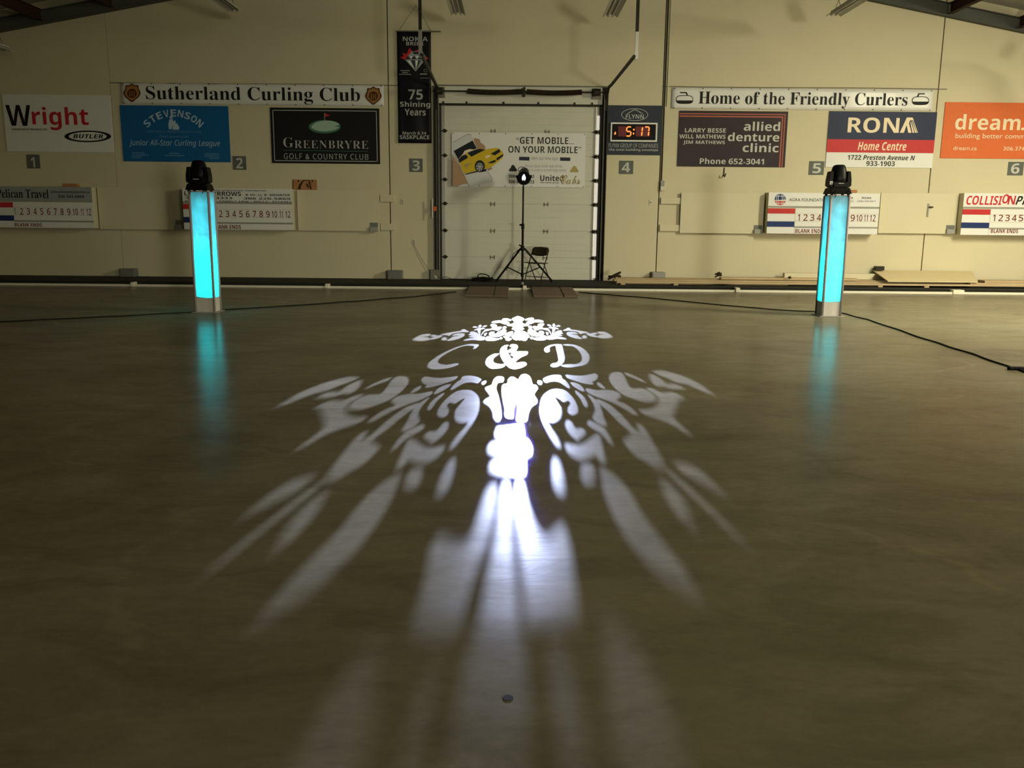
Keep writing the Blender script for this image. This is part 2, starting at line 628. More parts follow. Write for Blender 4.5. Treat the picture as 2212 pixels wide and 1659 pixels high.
# roof: lining, gable beam and purlins
xr = (a0[1] - a0[0] * SL - b0[1] - b0[0] * SL) / (-2 * SL)
rz = beam_z(xr)
roof = MB()
h0 = .28 + .20
for sgn in (-1, 1):
    xe = sgn * (HX + .2)
    ze = rz - abs(xe - xr) * SL
    roof.add([(xr, -16, rz + h0), (xe, -16, ze + h0), (xe, WY + .26, ze + h0), (xr, WY + .26, rz + h0),
              (xr, -16, rz + h0 + .1), (xe, -16, ze + h0 + .1), (xe, WY + .26, ze + h0 + .1), (xr, WY + .26, rz + h0 + .1)],
             [(0, 1, 2, 3), (7, 6, 5, 4), (0, 3, 7, 4), (1, 5, 6, 2), (0, 4, 5, 1), (3, 2, 6, 7)])
struct(roof.build('ceiling', 'roofw'))
bm = MB()
for sgn in (-1, 1):
    xe = sgn * HX
    ze = rz - abs(xe - xr) * SL
    for (y0, y1, d0, d1) in ((WY - .16, WY - .01, 0, .02), (WY - .095, WY - .075, .02, .26), (WY - .16, WY - .01, .26, .28)):
        vs = [(xr, y, rz + d) for y in (y0, y1) for d in (d0, d1)] + [(xe, y, ze + d) for y in (y0, y1) for d in (d0, d1)]
        bm.add(vs, [(0, 1, 5, 4), (2, 6, 7, 3), (1, 3, 7, 5), (0, 4, 6, 2), (4, 5, 7, 6), (0, 2, 3, 1)])
struct(bm.build('trim_2', 'beam'))
pur_l = [at(85, 25, WY - .2)[0] - 1.55 * k for k in range(-4, 3)]
pur_r = [at(2054, 36, WY - .2)[0] + 1.52 * k for k in range(-4, 3)]
for x in pur_l + pur_r:
    if abs(x) < HX - .1:
        z = rz - abs(x - xr) * SL + .05
        p = MB().box(x - .008, x + .008, -10, WY - .17, z, z + .22)
        p.box(x - .06, x + .06, -10, WY - .17, z, z + .012).box(x - .06, x + .06, -10, WY - .17, z + .21, z + .222)
        struct(p.build('roof_purlin', 'purlin'))

# walkway edge: white curb strip on the concrete, white blocks at the sheet ends
cb = MB()
cb.box(-HX, HX, PY - .17, PY - .13, 0, .045)
struct(cb.build('trim_3', 'curb'))
blk_names = ['far left, beneath the blue sign', 'left, beneath the black framed sign', 'centre, between the two brown mats',
             'right of the door, in front of the lumber', 'far right, wider than the others']
for (px, wd), nm in zip(((258, 7), (703, 8), (1133, 8), (1573, 9), (2005, 24)), blk_names):
    x, _ = flo(px, 624)
    k = wd * .0049
    b = MB().box(x - k, x + k, PY - .20, PY - .016, .0, .09).build('divider_block', 'curb', bevel=.005)
    tag(b, 'small white block on the walkway edge, ' + nm, 'block', 'white blocks along the walkway edge')
    off = Vector((x, PY - .11, 0))
    b.data.transform(Matrix.Translation(-off))
    b.location = off

# ================================================================== overhead door
DY = WY + .06
door = bpy.data.objects.new('door_1', None)
COL.objects.link(door)
door.location = ((DX0 + DX1) / 2, WY, PH)
struct(door)
jz = [at(1100, y, DY)[1] for y in (228, 284, 337, 389, 441, 499, 556)] + [PH + .005]
for i in range(7):
    z1, z0 = jz[i] - .001, jz[i + 1] + .001
    s = MB()
    nr = 4
    hgt = (z1 - z0) / nr
    for k in range(nr):                               # shallow ribs pressed into each section
        s.box(DX0 + .02, DX1 - .02, DY, DY + .045, z0 + k * hgt + .009, z0 + (k + 1) * hgt - .009)
    s.box(DX0 + .02, DX1 - .02, DY + .008, DY + .05, z0, z1)
    s.build('door_panel', 'doorw', door)
for i in range(1, 7):
    for px in (1065, 1180):
        x = at(px, 440, DY)[0]
        h = MB().box(x - .05, x - .035, DY - .018, DY, jz[i] - .045, jz[i] + .045).box(x + .035, x + .05, DY - .018, DY, jz[i] - .045, jz[i] + .045)
        h.tube([(x - .05, DY - .012, jz[i]), (x + .05, DY - .012, jz[i])], .009, 6)
        h.build('hinge', 'oldsteel', door)
    for x in (DX0 + .09, DX1 - .09):
        MB().tube([(x - .06, DY - .03, jz[i]), (x + .06, DY - .03, jz[i])], .016, 8).box(x - .03, x + .03, DY - .02, DY, jz[i] - .04, jz[i] + .04).build('roller_hinge', 'dsteel', door)
MB().box(DX0 + .02, DX0 + .09, DY - .012, DY, PH + .01, jz[0] - .02).build('end_stile', 'steel', door)
for i in range(7):                                    # daylight showing through the gap at the door edge, broken at every roller
    zt_, zb_ = jz[i] - (.20 if i == 0 else .05), jz[i + 1] + .05
    MB().box(DX1 - .075, DX1 - .015, DY - .014, DY, zb_, zt_).build('daylight_gap', 'gap', door)
MB().box(DX1 - .10, DX1 - .075, DY - .012, DY, PH + .01, jz[0] - .02).build('end_stile', 'steel', door)
# weather seal around the opening
sl = MB().box(DX0 - .03, DX0 + .012, WY - .02, WY + .05, PH, DZ1 + .02).box(DX1 - .012, DX1 + .03, WY - .02, WY + .05, PH, DZ1 + .02)
sl.box(DX0 - .03, DX1 + .03, WY - .02, WY + .05, DZ1 - .012, DZ1 + .03)
sl.build('weather_seal', 'dsteel', door)
# white header plate and its steel angle
MB().box(OX0, OX1, WY - .012, WY, DZ1 + .03, OZ1).build('header_plate', 'doorw', door)
MB().box(OX0 - .03, OX1 + .03, WY - .03, WY, OZ1, OZ1 + .03).build('header_angle', 'oldsteel', door)
for px in (958, 1008, 1088, 1163, 1241, 1279):
    x = at(px, 226)[0]
    MB().box(x - .02, x + .02, WY - .03, WY - .012, DZ1 + .03, DZ1 + .07).build('header_bolt', 'dsteel', door)
# torsion shaft, springs, drums
sx0, sz = at(935, 197, WY - .16)
sx1, sz2 = at(1312, 203, WY - .16)
sz = (sz + sz2) / 2 + .02
MB().tube([(sx0 + .02, WY - .16, sz), (sx1 - .02, WY - .16, sz)], .016, 8).build('torsion_shaft', 'dsteel', door)
for pa, pb in ((1010, 1128), (1138, 1257)):
    xa, xb = at(pa, 200, WY - .16)[0], at(pb, 200, WY - .16)[0]
    n = 60
    s = MB().tube([(xa + (xb - xa) * k / n, WY - .16, sz - .022 * math.sin(math.pi * k / n)) for k in range(n + 1)],
                  [.052 + .007 * (k % 2) for k in range(n + 1)], 12)
    s.build('torsion_spring', 'spring', door)
x = at(1133, 200, WY - .16)[0]
MB().box(x - .018, x + .018, WY - .19, WY, sz - .1, sz + .1).build('spring_bracket', 'dsteel', door, .004)
for px in (950, 1290):
    x = at(px, 200, WY - .16)[0]
    MB().tube([(x - .07, WY - .16, sz), (x + .07, WY - .16, sz)], [.085, .07], 16).build('cable_drum', 'dsteel', door)
    MB().box(x - .1, x + .1, WY - .05, WY, sz - .13, sz + .1).build('bearing_plate', 'oldsteel', door, .004)
# tracks: an upright on the jamb, then a run out over the floor held up by a hanger
for side, px_w, py_w, px_e, py_e, px_h in ((-1, 945, 190, 911, 118, 908), (1, 1313, 193, 1370, 122, 1376)):
    xw, zw = at(px_w, py_w, WY - .1)
    jx = DX0 - .07 if side < 0 else DX1 + .10
    for dx in (-.035, .035):
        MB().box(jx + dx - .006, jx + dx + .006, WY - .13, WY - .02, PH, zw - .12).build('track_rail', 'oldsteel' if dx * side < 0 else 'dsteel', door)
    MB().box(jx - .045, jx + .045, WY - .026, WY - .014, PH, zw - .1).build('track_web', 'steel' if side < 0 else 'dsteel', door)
    ye = 16.3
    xe, ze = at(px_e, py_e, ye)
    pts = [(jx, WY - .08, zw - .45), (jx + (xw - jx) * .3, WY - .09, zw - .2), (xw, WY - .3, zw + .02)]
    for k in range(1, 9):
        t = k / 8
        pts.append((xw + (xe - xw) * t, WY - .3 + (ye - WY + .3) * t, zw + (ze - zw) * t))
    MB().tube(pts, .035, 4).build('track_run', 'dsteel', door)
    zr_ = rz - abs(xe - xr) * SL + .2
    hx, _ = at(px_h, 60, ye + .1)
    MB().box(hx - .028, hx + .028, ye + .05, ye + .09, ze - .02 + .42, zr_).build('track_hanger', 'dsteel', door)
    MB().box(hx - .03, hx + .03, ye + .04, ye + .09, ze - .04, ze + .42).build('hanger_end', 'steel', door)  # paler steel carries the light that catches this end
# jamb cladding right of the door
MB().box(DX1 + .03, DX1 + .16, WY - .03, WY, PH, OZ1).build('jamb_angle', 'dsteel', door)
MB().box(DX0 - .16, DX0 - .03, WY - .03, WY, PH, OZ1).build('jamb_angle', 'oldsteel', door)
x, z = at(938, 451, WY - .14)
MB().box(x - .05, x - .03, WY - .15, WY - .13, z - .2, z + .22).build('release_rod', 'white', door)
MB().box(x - .02, x + .05, WY - .142, WY - .13, z - .05, z + .05).build('warning_sticker', 'stick', door)
MB().box(x - .1, x + .12, WY - .14, WY - .05, PH, PH + .22).build('jamb_foot', 'oldsteel', door)

# ================================================================== signs
SY = WY - .022
TY = SY - .003


def sign(name, corners, label, cat, m, group=None, thick=.02):
    return panel_thing(name, quad(*corners, WY - thick - .002), WY - thick - .002, thick, label, cat, m, group)


def let(parent, m, *lines, name='lettering', Y=TY):
    for l in lines:                                   # every line of lettering is a part of its own
        o = MB().text(l[0], l[1], l[2], Y, **(l[3] if len(l) > 3 else {})).build(name, m, parent)
    return o


def shape(parent, name, m, *polys, Y=TY):
    b = MB()
    for p in polys:
        b.pflat(p, Y)
    return b.build(name, m, parent)


def prect(x0, y0, x1, y1):
    t = (x1 - x0) * ROLL
    return [(x0, y0), (x1, y0 + t), (x1, y1), (x0, y1 - t)]


SG = 'sponsor signs on the back wall'
# --- white sign with W logo
s = sign('sponsor_sign', ((8, 203), (238, 206), (245.6, 329), (11, 327)), 'white sign with a black and red name and an oval logo, leftmost on the wall', 'sign', 'white', SG)
let(s, 'black', ('W', 'sansb', (11, 226.5, 69, 272)), ('Construction Western Inc.', 'sansb', (25, 276, 103, 281.8)))
let(s, 'red', ('right', 'sansb', (67, 230.5, 193, 282)))
b = MB()
oc = (189.5, 294.6)
b.ring([at(x, y, TY) for x, y in ell(*oc, 50.5, 12.6)], [at(x, y, TY) for x, y in ell(*oc, 42, 10.6)], TY)
b.ring([at(x, y, TY) for x, y in ell(*oc, 42, 10.8)], [at(x, y, TY) for x, y in ell(*oc, 41, 9.6)], TY)
b.build('oval_logo', 'black', s)
let(s, 'black', ('BUTLER', 'sansbi', (157.5, 289.8, 223, 299.3)))

# --- blue sign
s = sign('sponsor_sign', ((258.7, 226), (492, 230), (499, 351), (266, 348)), 'blue sign with an arched name and pale lettering, behind the left light column', 'sign', 'blue', SG)
b = MB()
for i, ch in enumerate('STEVENSON'):
    a = math.radians(-43 + i * 10.75)
    R_ = 83.5
    c0, r0 = (374.5, 327.5), R_
    gx, gz = at(c0[0] + r0 * math.sin(a), c0[1] - r0 * math.cos(a), TY)
    vs, fs = glyphs(ch, 'sansb', .0)
    hw, hh = .062, .076
    b.add([(gx + (u - .5) * 2 * hw * math.cos(a) + (v - .5) * 2 * hh * math.sin(a), TY, gz - (u - .5) * 2 * hw * math.sin(a) + (v - .5) * 2 * hh * math.cos(a)) for u, v in vs], fs)
b.build('lettering', 'pale', s)
shape(s, 'plant_logo', 'pale', ell(369.5, 253.5, 3.2, 3.4, 16), [(365.5, 258), (373, 257), (374, 266), (371, 279), (365, 279), (363.5, 270)],
      [(374, 262), (379, 260), (380, 268), (384, 266), (384, 271), (387, 272), (387, 280), (373, 280)])
let(s, 'dimblue', ('INDUSTRIAL REFRIGERATION LTD.', 'serif', (316.5, 281.5, 435.5, 287.3)), ('Proud sponsor of the', 'seriti', (343, 291.6, 407.6, 299)))
let(s, 'pale', ('Junior All-Star Curling League', 'sansi', (278, 301, 476, 319.5)))
for x0, ws in ((285, (27, 37, 21)), (358, (22, 43)), (441, (32, 32, 22))):
    b = MB()
    for k, wd in enumerate(ws):
        o_ = (37 - wd) / 2 if x0 == 358 else (x0 == 441) * (33 - wd)
        b.pflat(prect(x0 + o_, 329 + 4.6 * k + (x0 - 285) * .014, x0 + o_ + wd, 331.4 + 4.6 * k + (x0 - 285) * .014 + wd * ROLL), TY)
    b.build('fine_print', 'dimblue', s)

# --- long banner, left
def wavy_banner(name, corners, label, sag):
    x0, x1, z0, z1 = quad(*corners, WY - .03)
    t = thing(name, ((x0 + x1) / 2, WY - .005, z0), label, 'banner', 'long white banners on the back wall')
    nx, nz = 60, 6
    vs, fs = [], []
    for j in range(nz + 1):
        for i in range(nx + 1):
            u, v = i / nx, j / nz
            vs.append((x0 + (x1 - x0) * u, WY - .022 + .006 * math.sin(u * 40 + sag) * (1 - v * .6), z0 + (z1 - z0) * v))
    for j in range(nz):
        for i in range(nx):
            k = j * (nx + 1) + i
            fs.append((k, k + 1, k + nx + 2, k + nx + 1))
    o = MB().add(vs, fs).build('banner_cloth', 'vinyl', t, smooth_=True)
    sm = o.modifiers.new('thickness', 'SOLIDIFY')
    sm.thickness, sm.offset = .003, 1
    for k in range(10):
        for z in (z0 + .015, z1 - .015):
            xx = x0 + .05 + (x1 - x0 - .1) * k / 9
            MB().disc((xx, WY - .031, z), (0, 1, 0), .013, 10).build('grommet', 'dsteel', t)
    return t


BY = WY - .033


def crest(parent, px):
    x0, y0, x1, y1 = px
    cx, cy, w_, h_ = (x0 + x1) / 2, (y0 + y1) / 2, (x1 - x0) / 2, (y1 - y0) / 2
    out = smooth([(0, -1), (.32, -.82), (.72, -.80), (.78, -.45), (1, 0), (.8, .42), (.42, .72), (0, 1), (-.42, .72), (-.8, .42), (-1, 0), (-.78, -.45), (-.72, -.80), (-.32, -.82)], 3)
    P = lambda k, dy=0: [(cx + u * w_ * k, cy + v * h_ * k + dy) for u, v in out]
    c = shape(parent, 'crest', 'crestd', P(1), Y=BY)
    shape(c, 'crest_field', 'crest', P(.84), Y=BY - .001)
    ring_ = [(cx + w_ * .55 * math.cos(t), cy + 1 + h_ * .5 * math.sin(t)) for t in [2 * math.pi * k / 24 for k in range(24)]]
    shape(c, 'crest_emblem', 'crestd', ring_, Y=BY - .002)
    shape(c, 'crest_bars', 'crest', *[[(cx + w_ * dx - .9, cy - 4), (cx + w_ * dx + .9, cy - 4), (cx + w_ * dx + .9, cy + 8), (cx + w_ * dx - .9, cy + 8)] for dx in (-.25, 0, .25)], Y=BY - .003)


s = wavy_banner('wall_banner', ((259.5, 178.5), (829, 184.3), (829, 230), (263, 223)), 'long white banner with a tan crest at each end, on the left of the wall', 0)
let(s, 'black', ('Sutherland Curling Club', 'serif', (314, 185.5, 778, 227), dict(fat=-.004)), Y=BY)
crest(s, (266.3, 180.3, 303.8, 220.8))
crest(s, (788.6, 186.8, 824.6, 226.6))
s = wavy_banner('wall_banner', ((1452, 189.4), (2017, 194.4), (2013.7, 238.4), (1450, 235.4)), 'long white banner with a curling stone picture at each end, right of the door', 2)
let(s, 'black', ('Home of the Friendly Curlers', 'serif', (1510, 197, 1959, 236), dict(fat=-.004)), Y=BY)
for (x0, y0, x1, y1), mir in (((1459.5, 198.7, 1498.2, 224), 1), ((1969.7, 201.4, 2007.4, 226.4), -1)):
    cx, wd, hh = (x0 + x1) / 2, (x1 - x0) / 2, y1 - y0
    b = MB()
    P = lambda pts: [(cx + mir * u * wd, y0 + v * hh) for u, v in pts]
    bo = smooth([(-.98, .62), (-.80, .36), (-.4, .28), (.4, .28), (.80, .36), (.98, .62), (.85, .9), (.5, 1), (-.5, 1), (-.85, .9)], 3)
    bi = [(u * .93, .64 + (v - .64) * .84) for u, v in bo]
    po, pi_ = P(bo), P(bi)
    if mir < 0:
        po, pi_ = po[::-1], pi_[::-1]
    b.ring([at(*p, BY) for p in po], [at(*p, BY) for p in pi_], BY)
    b.pflat(P([(-.9, .72), (.9, .72), (.84, .9), (.5, .98), (-.5, .98), (-.84, .9)]), BY)
    b.pflat(P([(-.5, 0), (.22, 0), (.40, .26), (.24, .28), (.12, .10), (-.5, .10)]), BY)
    b.build('stone_picture', 'black', s)

# --- black framed sign
s = sign('sponsor_sign', ((582.3, 231), (818.5, 235.4), (821.5, 355.2), (587.8, 351.4)), 'black sign with a thin white border and a green oval with a flag', 'sign', 'black', SG)
b = MB()
x0, x1, z0, z1 = quad((588.5, 236.3), (813.5, 240.2), (816, 350.5), (592.5, 346.7), TY)
t_ = .016
for r in ((x0, x1, z1 - t_, z1), (x0, x1, z0, z0 + t_), (x0, x0 + t_, z0, z1), (x1 - t_, x1, z0, z1)):
    b.box(r[0], r[1], TY, TY + .002, r[2], r[3])
b.build('border', 'silver', s)
g = shape(s, 'green_picture', 'dgreen', ell(701.3, 273.8, 34.5, 14.6, 40))
shape(g, 'putting_surface', 'green', smooth([(672, 274), (684, 264), (703, 260.5), (724, 263), (733.5, 269.5), (722, 273), (733, 274.5), (722, 281), (700, 284), (682, 281)], 3), Y=TY - .001)
shape(g, 'flag', 'red', [(701.4, 244.5), (713.5, 249.5), (701.4, 252.5)], Y=TY - .001)
shape(g, 'flag_pole', 'silver', [(700.6, 244), (701.6, 244), (701.6, 268.5), (700.6, 268.5)], Y=TY - .002)
let(s, 'silver', ('G', 'serif', (611.4, 296.7, 634, 318.5), dict(fat=-.012)), ('REENBRYRE', 'serif', (635.8, 303, 795.5, 321.6), dict(fat=-.014, space=1.1)))
shape(s, 'rule_line', 'dgreen', [(612.6, 324.0), (795, 326.6), (795, 327.6), (612.6, 325.0)])
let(s, 'silver', ('GOLF & COUNTRY CLUB', 'sans', (613, 331.2, 795.8, 345.2), dict(space=1.18)))

# --- slate sign with clock
s = sign('clock_sign', ((1310.6, 227.3), (1432, 228), (1427.3, 335.4), (1309, 334.2)), 'slate sign with a red lit digital clock, right of the overhead door', 'sign', 'slate', SG)
b = MB()
oc = (1371, 247.7)
b.ring([at(x, y, TY) for x, y in ell(*oc, 29, 13.6)], [at(x, y, TY) for x, y in ell(*oc, 27.6, 12.3)], TY)
for p, q in (((1355, 246), (1368.5, 237.5)), ((1368.5, 237.5), (1375, 237.5)), ((1374, 237.5), (1388.5, 246))):
    dx, dy = q[0] - p[0], q[1] - p[1]
    l = math.hypot(dx, dy)
    nx_, ny_ = -dy / l * .8, dx / l * .8
    b.pflat([(p[0] + nx_, p[1] + ny_), (q[0] + nx_, q[1] + ny_), (q[0] - nx_, q[1] - ny_), (p[0] - nx_, p[1] - ny_)], TY)
b.build('oval_logo', 'silver', s)
let(s, 'silver', ('FLYNN', 'sansb', (1352, 247, 1390.6, 256.6)), ('FLYNN GROUP OF COMPANIES', 'sans', (1315.2, 309.4, 1421.5, 319.4)),
    ('the total building envelope', 'sansb', (1315.2, 320.3, 1421.5, 328)))
x0, x1, z0, z1 = quad((1319, 264.6), (1420.3, 264.8), (1419.5, 306.6), (1318.6, 305.6), SY - .05)
ck = MB().box(x0, x1, SY - .05, SY, z0, z1).build('clock_case', 'white', s, .004)
e = .035
MB().box(x0 + e, x1 - e, SY - .054, SY - .05, z0 + e, z1 - e).build('clock_window', 'glass', ck)
QY = SY - .058
for q_ in (prect(1335.5, 272.5, 1353, 294.8), prect(1373, 273, 1403.8, 295)):
    shape(ck, 'display_field', 'segdim', q_, Y=SY - .0555)
# seven segment digits
def seg7(b, x0, y0, w_, h_, on):
    t = 2.5
    sk = lambda y: (y0 + h_ - y) * .10
    def bar(ax, ay, bx, by):
        if ay == by:
            pts = [(ax + 1 + sk(ay), ay - t / 2), (bx - 1 + sk(ay), ay - t / 2), (bx - 1 + sk(ay), ay + t / 2), (ax + 1 + sk(ay), ay + t / 2)]
        else:
            pts = [(ax - t / 2 + sk(ay), ay + 1), (ax + t / 2 + sk(ay), ay + 1), (bx + t / 2 + sk(by), by - 1), (bx - t / 2 + sk(by), by - 1)]
        b.pflat(pts, QY)
    m_ = y0 + h_ / 2
    S = {'a': (x0, y0, x0 + w_, y0), 'b': (x0 + w_, y0, x0 + w_, m_), 'c': (x0 + w_, m_, x0 + w_, y0 + h_), 'd': (x0, y0 + h_, x0 + w_, y0 + h_),
         'e': (x0, m_, x0, y0 + h_), 'f': (x0, y0, x0, m_), 'g': (x0, m_, x0 + w_, m_)}
    for k in on:
        bar(*S[k])


for x0_, on in ((1352.5, 'acdfg'), (1376.5, 'bc'), (1391, 'abc')):
    b = MB()
    seg7(b, x0_, 274.2, 9.5, 19.6, on)
    b.build('lit_digit', 'seg', ck)
b = MB()
for y in (280, 288.5):
    b.pflat(ell(1369.3 - (y - 280) * .1, y, 1.6, 1.9, 10), QY)
b.build('lit_colon', 'seg', ck)
b = MB()
b.pflat([(1328.8, 284.5), (1330.4, 285), (1330.2, 290.5), (1326.5, 290.2)], QY)
b.build('lit_marker', 'seg', ck)

# --- dark plum sign
s = sign('sponsor_sign', ((1467.8, 238.7), (1703.3, 241), (1695, 361.3), (1462.5, 359.5)), 'dark plum sign with salmon corner stripes and white lettering', 'sign', 'plum', SG)
x0, x1, z0, z1 = quad((1467.8, 238.7), (1703.3, 241), (1695, 361.3), (1462.5, 359.5), TY)
b = MB()
for i_, wd in ((.055, .022), (.105, .028)):
    b.box(x0 + .004, x1 - i_, TY, TY + .002, z1 - i_ - wd, z1 - i_)
    b.box(x1 - i_ - wd, x1 - i_, TY - .0005, TY + .0015, z0 + .004, z1 - i_)
b.build('corner_stripes', 'salmon', s)
let(s, 'lgrey', ('LARRY BESSE', 'sansb', (1479.7, 276.5, 1567.8, 286.8)), ('WILL MATHEWS', 'sansb', (1467.8, 290, 1567, 299.8)), ('JIM MATHEWS', 'sansb', (1476, 303.2, 1565.8, 313.4)),
    ('allied', 'sansb', (1607.6, 262.6, 1684.8, 283.3)), ('denture', 'sansb', (1573, 286, 1683, 306)), ('clinic', 'sansb', (1605, 309.2, 1681.8, 329.2)),
    ('Phone 652-3041', 'sansb', (1512, 341.2, 1650, 355.4)))

# --- navy, red and white sign
C_ = ((1791.4, 241.4), (2024, 240.7), (2014.4, 362.3), (1783.3, 361.8))
s = sign('sponsor_sign', C_, 'navy, red and white sign with a bold white name, behind the right light column', 'sign', 'white', SG)
x0, x1, z0, z1 = quad(*C_, TY)
zr1, zr0 = at(1900, 301.6, TY)[1], at(1900, 329.9, TY)[1]
MB().box(x0, x1, TY, TY + .003, zr1, z1).build('navy_band', 'navy', s)
MB().box(x0, x1, TY, TY + .003, zr0, zr1).build('red_band', 'crimson', s)
VY = TY - .002
let(s, 'cream', ('RON', 'sansb', (1833, 253.3, 1941, 287.4)), Y=VY)
shape(s, 'roof_letter', 'cream', [(1943.5, 286.8), (1959, 253.8), (1971.5, 253.8), (1974, 260), (1966, 260), (1963.5, 266), (1969, 286.8), (1962, 286.8), (1958.5, 270), (1952.5, 286.8)],
      [(1966.3, 263), (1967.8, 263), (1975.5, 286.8), (1971, 286.8)], [(1969.3, 261.5), (1970.6, 261.5), (1980.5, 286.8), (1977, 286.8)], [(1972, 260), (1973.3, 260), (1983, 286.8), (1981.6, 286.8)], Y=VY)
let(s, 'cream', ('Home Centre', 'sansbi', (1854, 306.4, 1957.4, 325.4)), Y=VY)
let(s, 'ink', ('1722 Preston Avenue N', 'sansbi', (1831.5, 334.7, 1976, 346.4)), ('933-1903', 'sansbi', (1871.8, 347.8, 1932.6, 359)), Y=VY)

# --- orange sign
s = sign('sponsor_sign', ((2042.6, 220.6), (2279, 222.5), (2268, 344), (2031, 341.4)), 'orange sign with cream lettering, cut off by the right edge of the photo', 'sign', 'orange', SG)
let(s, 'cream', ('dream', 'sansb', (2065.7, 246.3, 2202.8, 281.5)), ('.', 'sansb', (2206, 275.5, 2212, 281.5)), ('building better communities', 'round', (2064.6, 287.6, 2259, 303.4)),
    ('dream.ca', 'round', (2060, 315.6, 2109.7, 324.6)), ('306.374', 'round', (2168, 316.5, 2213, 325.5)))

# --- number plates 1-6
NP = [('1', (56.2, 333.7, 87.3, 364), (65.5, 339.2, 76.5, 361.5), 'under the white sign at far left'), ('2', (502, 337, 532.4, 367), (509.5, 340.8, 525, 363.8), 'between the blue sign and the black framed sign'),
      ('3', (884, 342.3, 913.2, 371.6), (890.6, 346.3, 907, 368.5), 'below the black hanging banner'), ('4', (1338, 347, 1367.6, 376), (1343.5, 350.7, 1360.8, 372.2), 'under the clock sign'),
      ('5', (1748.6, 348, 1779, 378), (1756.5, 352.6, 1772.8, 374.2), 'left of the navy, red and white sign'), ('6', (2179, 349.5, 2209.3, 379), (2185.5, 353, 2201.3, 375.3), 'under the orange sign at far right')]
for n_, pb, db, nm in NP:
    p = panel_thing('number_plate', rect(pb, WY - .012), WY - .012, .01, 'square grey number plate reading %s, %s' % (n_, nm), 'number plate', 'grey', 'numbered plates along the back wall')
    let(p, 'lgrey', (n_, 'sansb', db), name='numeral', Y=WY - .014)

# --- black hanging banner
x0, x1, z0, z1 = quad((860.8, 67), (931, 69), (932.4, 310), (858.2, 308), WY - .06)
hb = thing('hanging_banner', ((x0 + x1) / 2, WY - .05, z0), 'tall narrow black banner hanging from a rod, left of the overhead door', 'banner')
vs, fs, nx, nz = [], [], 12, 24
for j in range(nz + 1):
    for i in range(nx + 1):
        u, v = i / nx, j / nz
        vs.append((x0 + (x1 - x0) * u, WY - .055 + .012 * math.sin(u * 9 + v * 2.5) * (1 - v), z0 + (z1 - z0) * v))
for j in range(nz):
    for i in range(nx):
        k = j * (nx + 1) + i
        fs.append((k, k + 1, k + nx + 2, k + nx + 1))
o = MB().add(vs, fs).build('banner_cloth', 'nblack', hb, smooth_=True)
sm = o.modifiers.new('thickness', 'SOLIDIFY')
sm.thickness, sm.offset = .003, 1
ra, rb = at(855.7, 66.3, WY - .06), at(952, 71, WY - .06)
MB().tube([(ra[0], WY - .055, (ra[1] + rb[1]) / 2 + .01), (rb[0], WY - .055, (ra[1] + rb[1]) / 2 + .01)], .014, 8).build('rod', 'oldsteel', hb)
ap = at(898.7, 11.4, WY - .03)
st = MB()
for px in (862, 931):
    q = at(px, 66, WY - .055)
    st.tube([(q[0], WY - .055, q[1]), (ap[0], WY - .03, ap[1])], .004, 5)
st.build('hanging_string', 'oldsteel', hb)
HY = WY - .072
let(hb, 'silver', ('NOKIA', 'sansb', (870, 79, 924, 89.2)), ('BRIER', 'sansb', (877.2, 90.4, 915.2, 98.2)), Y=HY)
let(hb, 'silver', ('75', 'sansb', (881.8, 193, 913.4, 215.5)), ('Shining', 'sansb', (864, 219, 929.6, 234.6)), ('Years', 'sansb', (874.2, 235, 919.7, 249.8)),
    ('March 6-14', 'sansb', (869.6, 283.5, 920.8, 291.2)), ('SASKPLACE', 'sansb', (863.3, 291.8, 927.3, 301)), Y=HY)
shape(hb, 'red_leaf', 'red', [(864, 123.5), (872, 122), (869, 114), (878, 117), (884.5, 103), (892, 112), (900, 108), (908, 106.5), (914, 118), (926, 126), (918, 131), (912, 112), (890, 112), (876, 130)], Y=HY)
D_ = [(875, 129), (881, 120), (891, 110.5), (912, 110.5), (918, 120), (921, 126), (898, 154.5)]
dm = shape(hb, 'diamond_picture', 'headg', D_, Y=HY - .001)
dk = [[(881, 120), (887, 128), (875, 129)], [(894, 120), (900, 128), (888, 128)], [(908, 120), (914, 128), (902, 128)], [(891, 111.5), (912, 111.5), (909, 117), (894, 117)], [(887, 130), (896, 130), (898, 152)], [(904, 130), (909, 130), (899, 152)]]
shape(dm, 'dark_facets', 'slate', *dk, Y=HY - .002)
shape(dm, 'bright_facets', 'white', [(886, 121), (892, 121), (888, 127)], [(897, 121), (905, 121), (901, 127)], [(880, 131), (886, 131), (896, 150)], [(898, 131), (903, 131), (898.5, 150)], Y=HY - .0025)
b = MB()
for k, wd in enumerate((20, 12, 26)):
    b.pflat(prect(875 - wd / 2, 151.5 + 4 * k, 875 + wd / 2, 153.6 + 4 * k), HY)
b.pflat(prect(907, 158.6, 923, 161.4), HY)
b.pflat(prect(908, 168, 926, 169.2), HY)
b.ring([at(x, y, HY) for x, y in ell(919, 152.5, 3.8, 3.8, 20)], [at(x, y, HY) for x, y in ell(919, 152.5, 2.9, 2.9, 20)], HY)
b.build('fine_print', 'midgrey', hb)

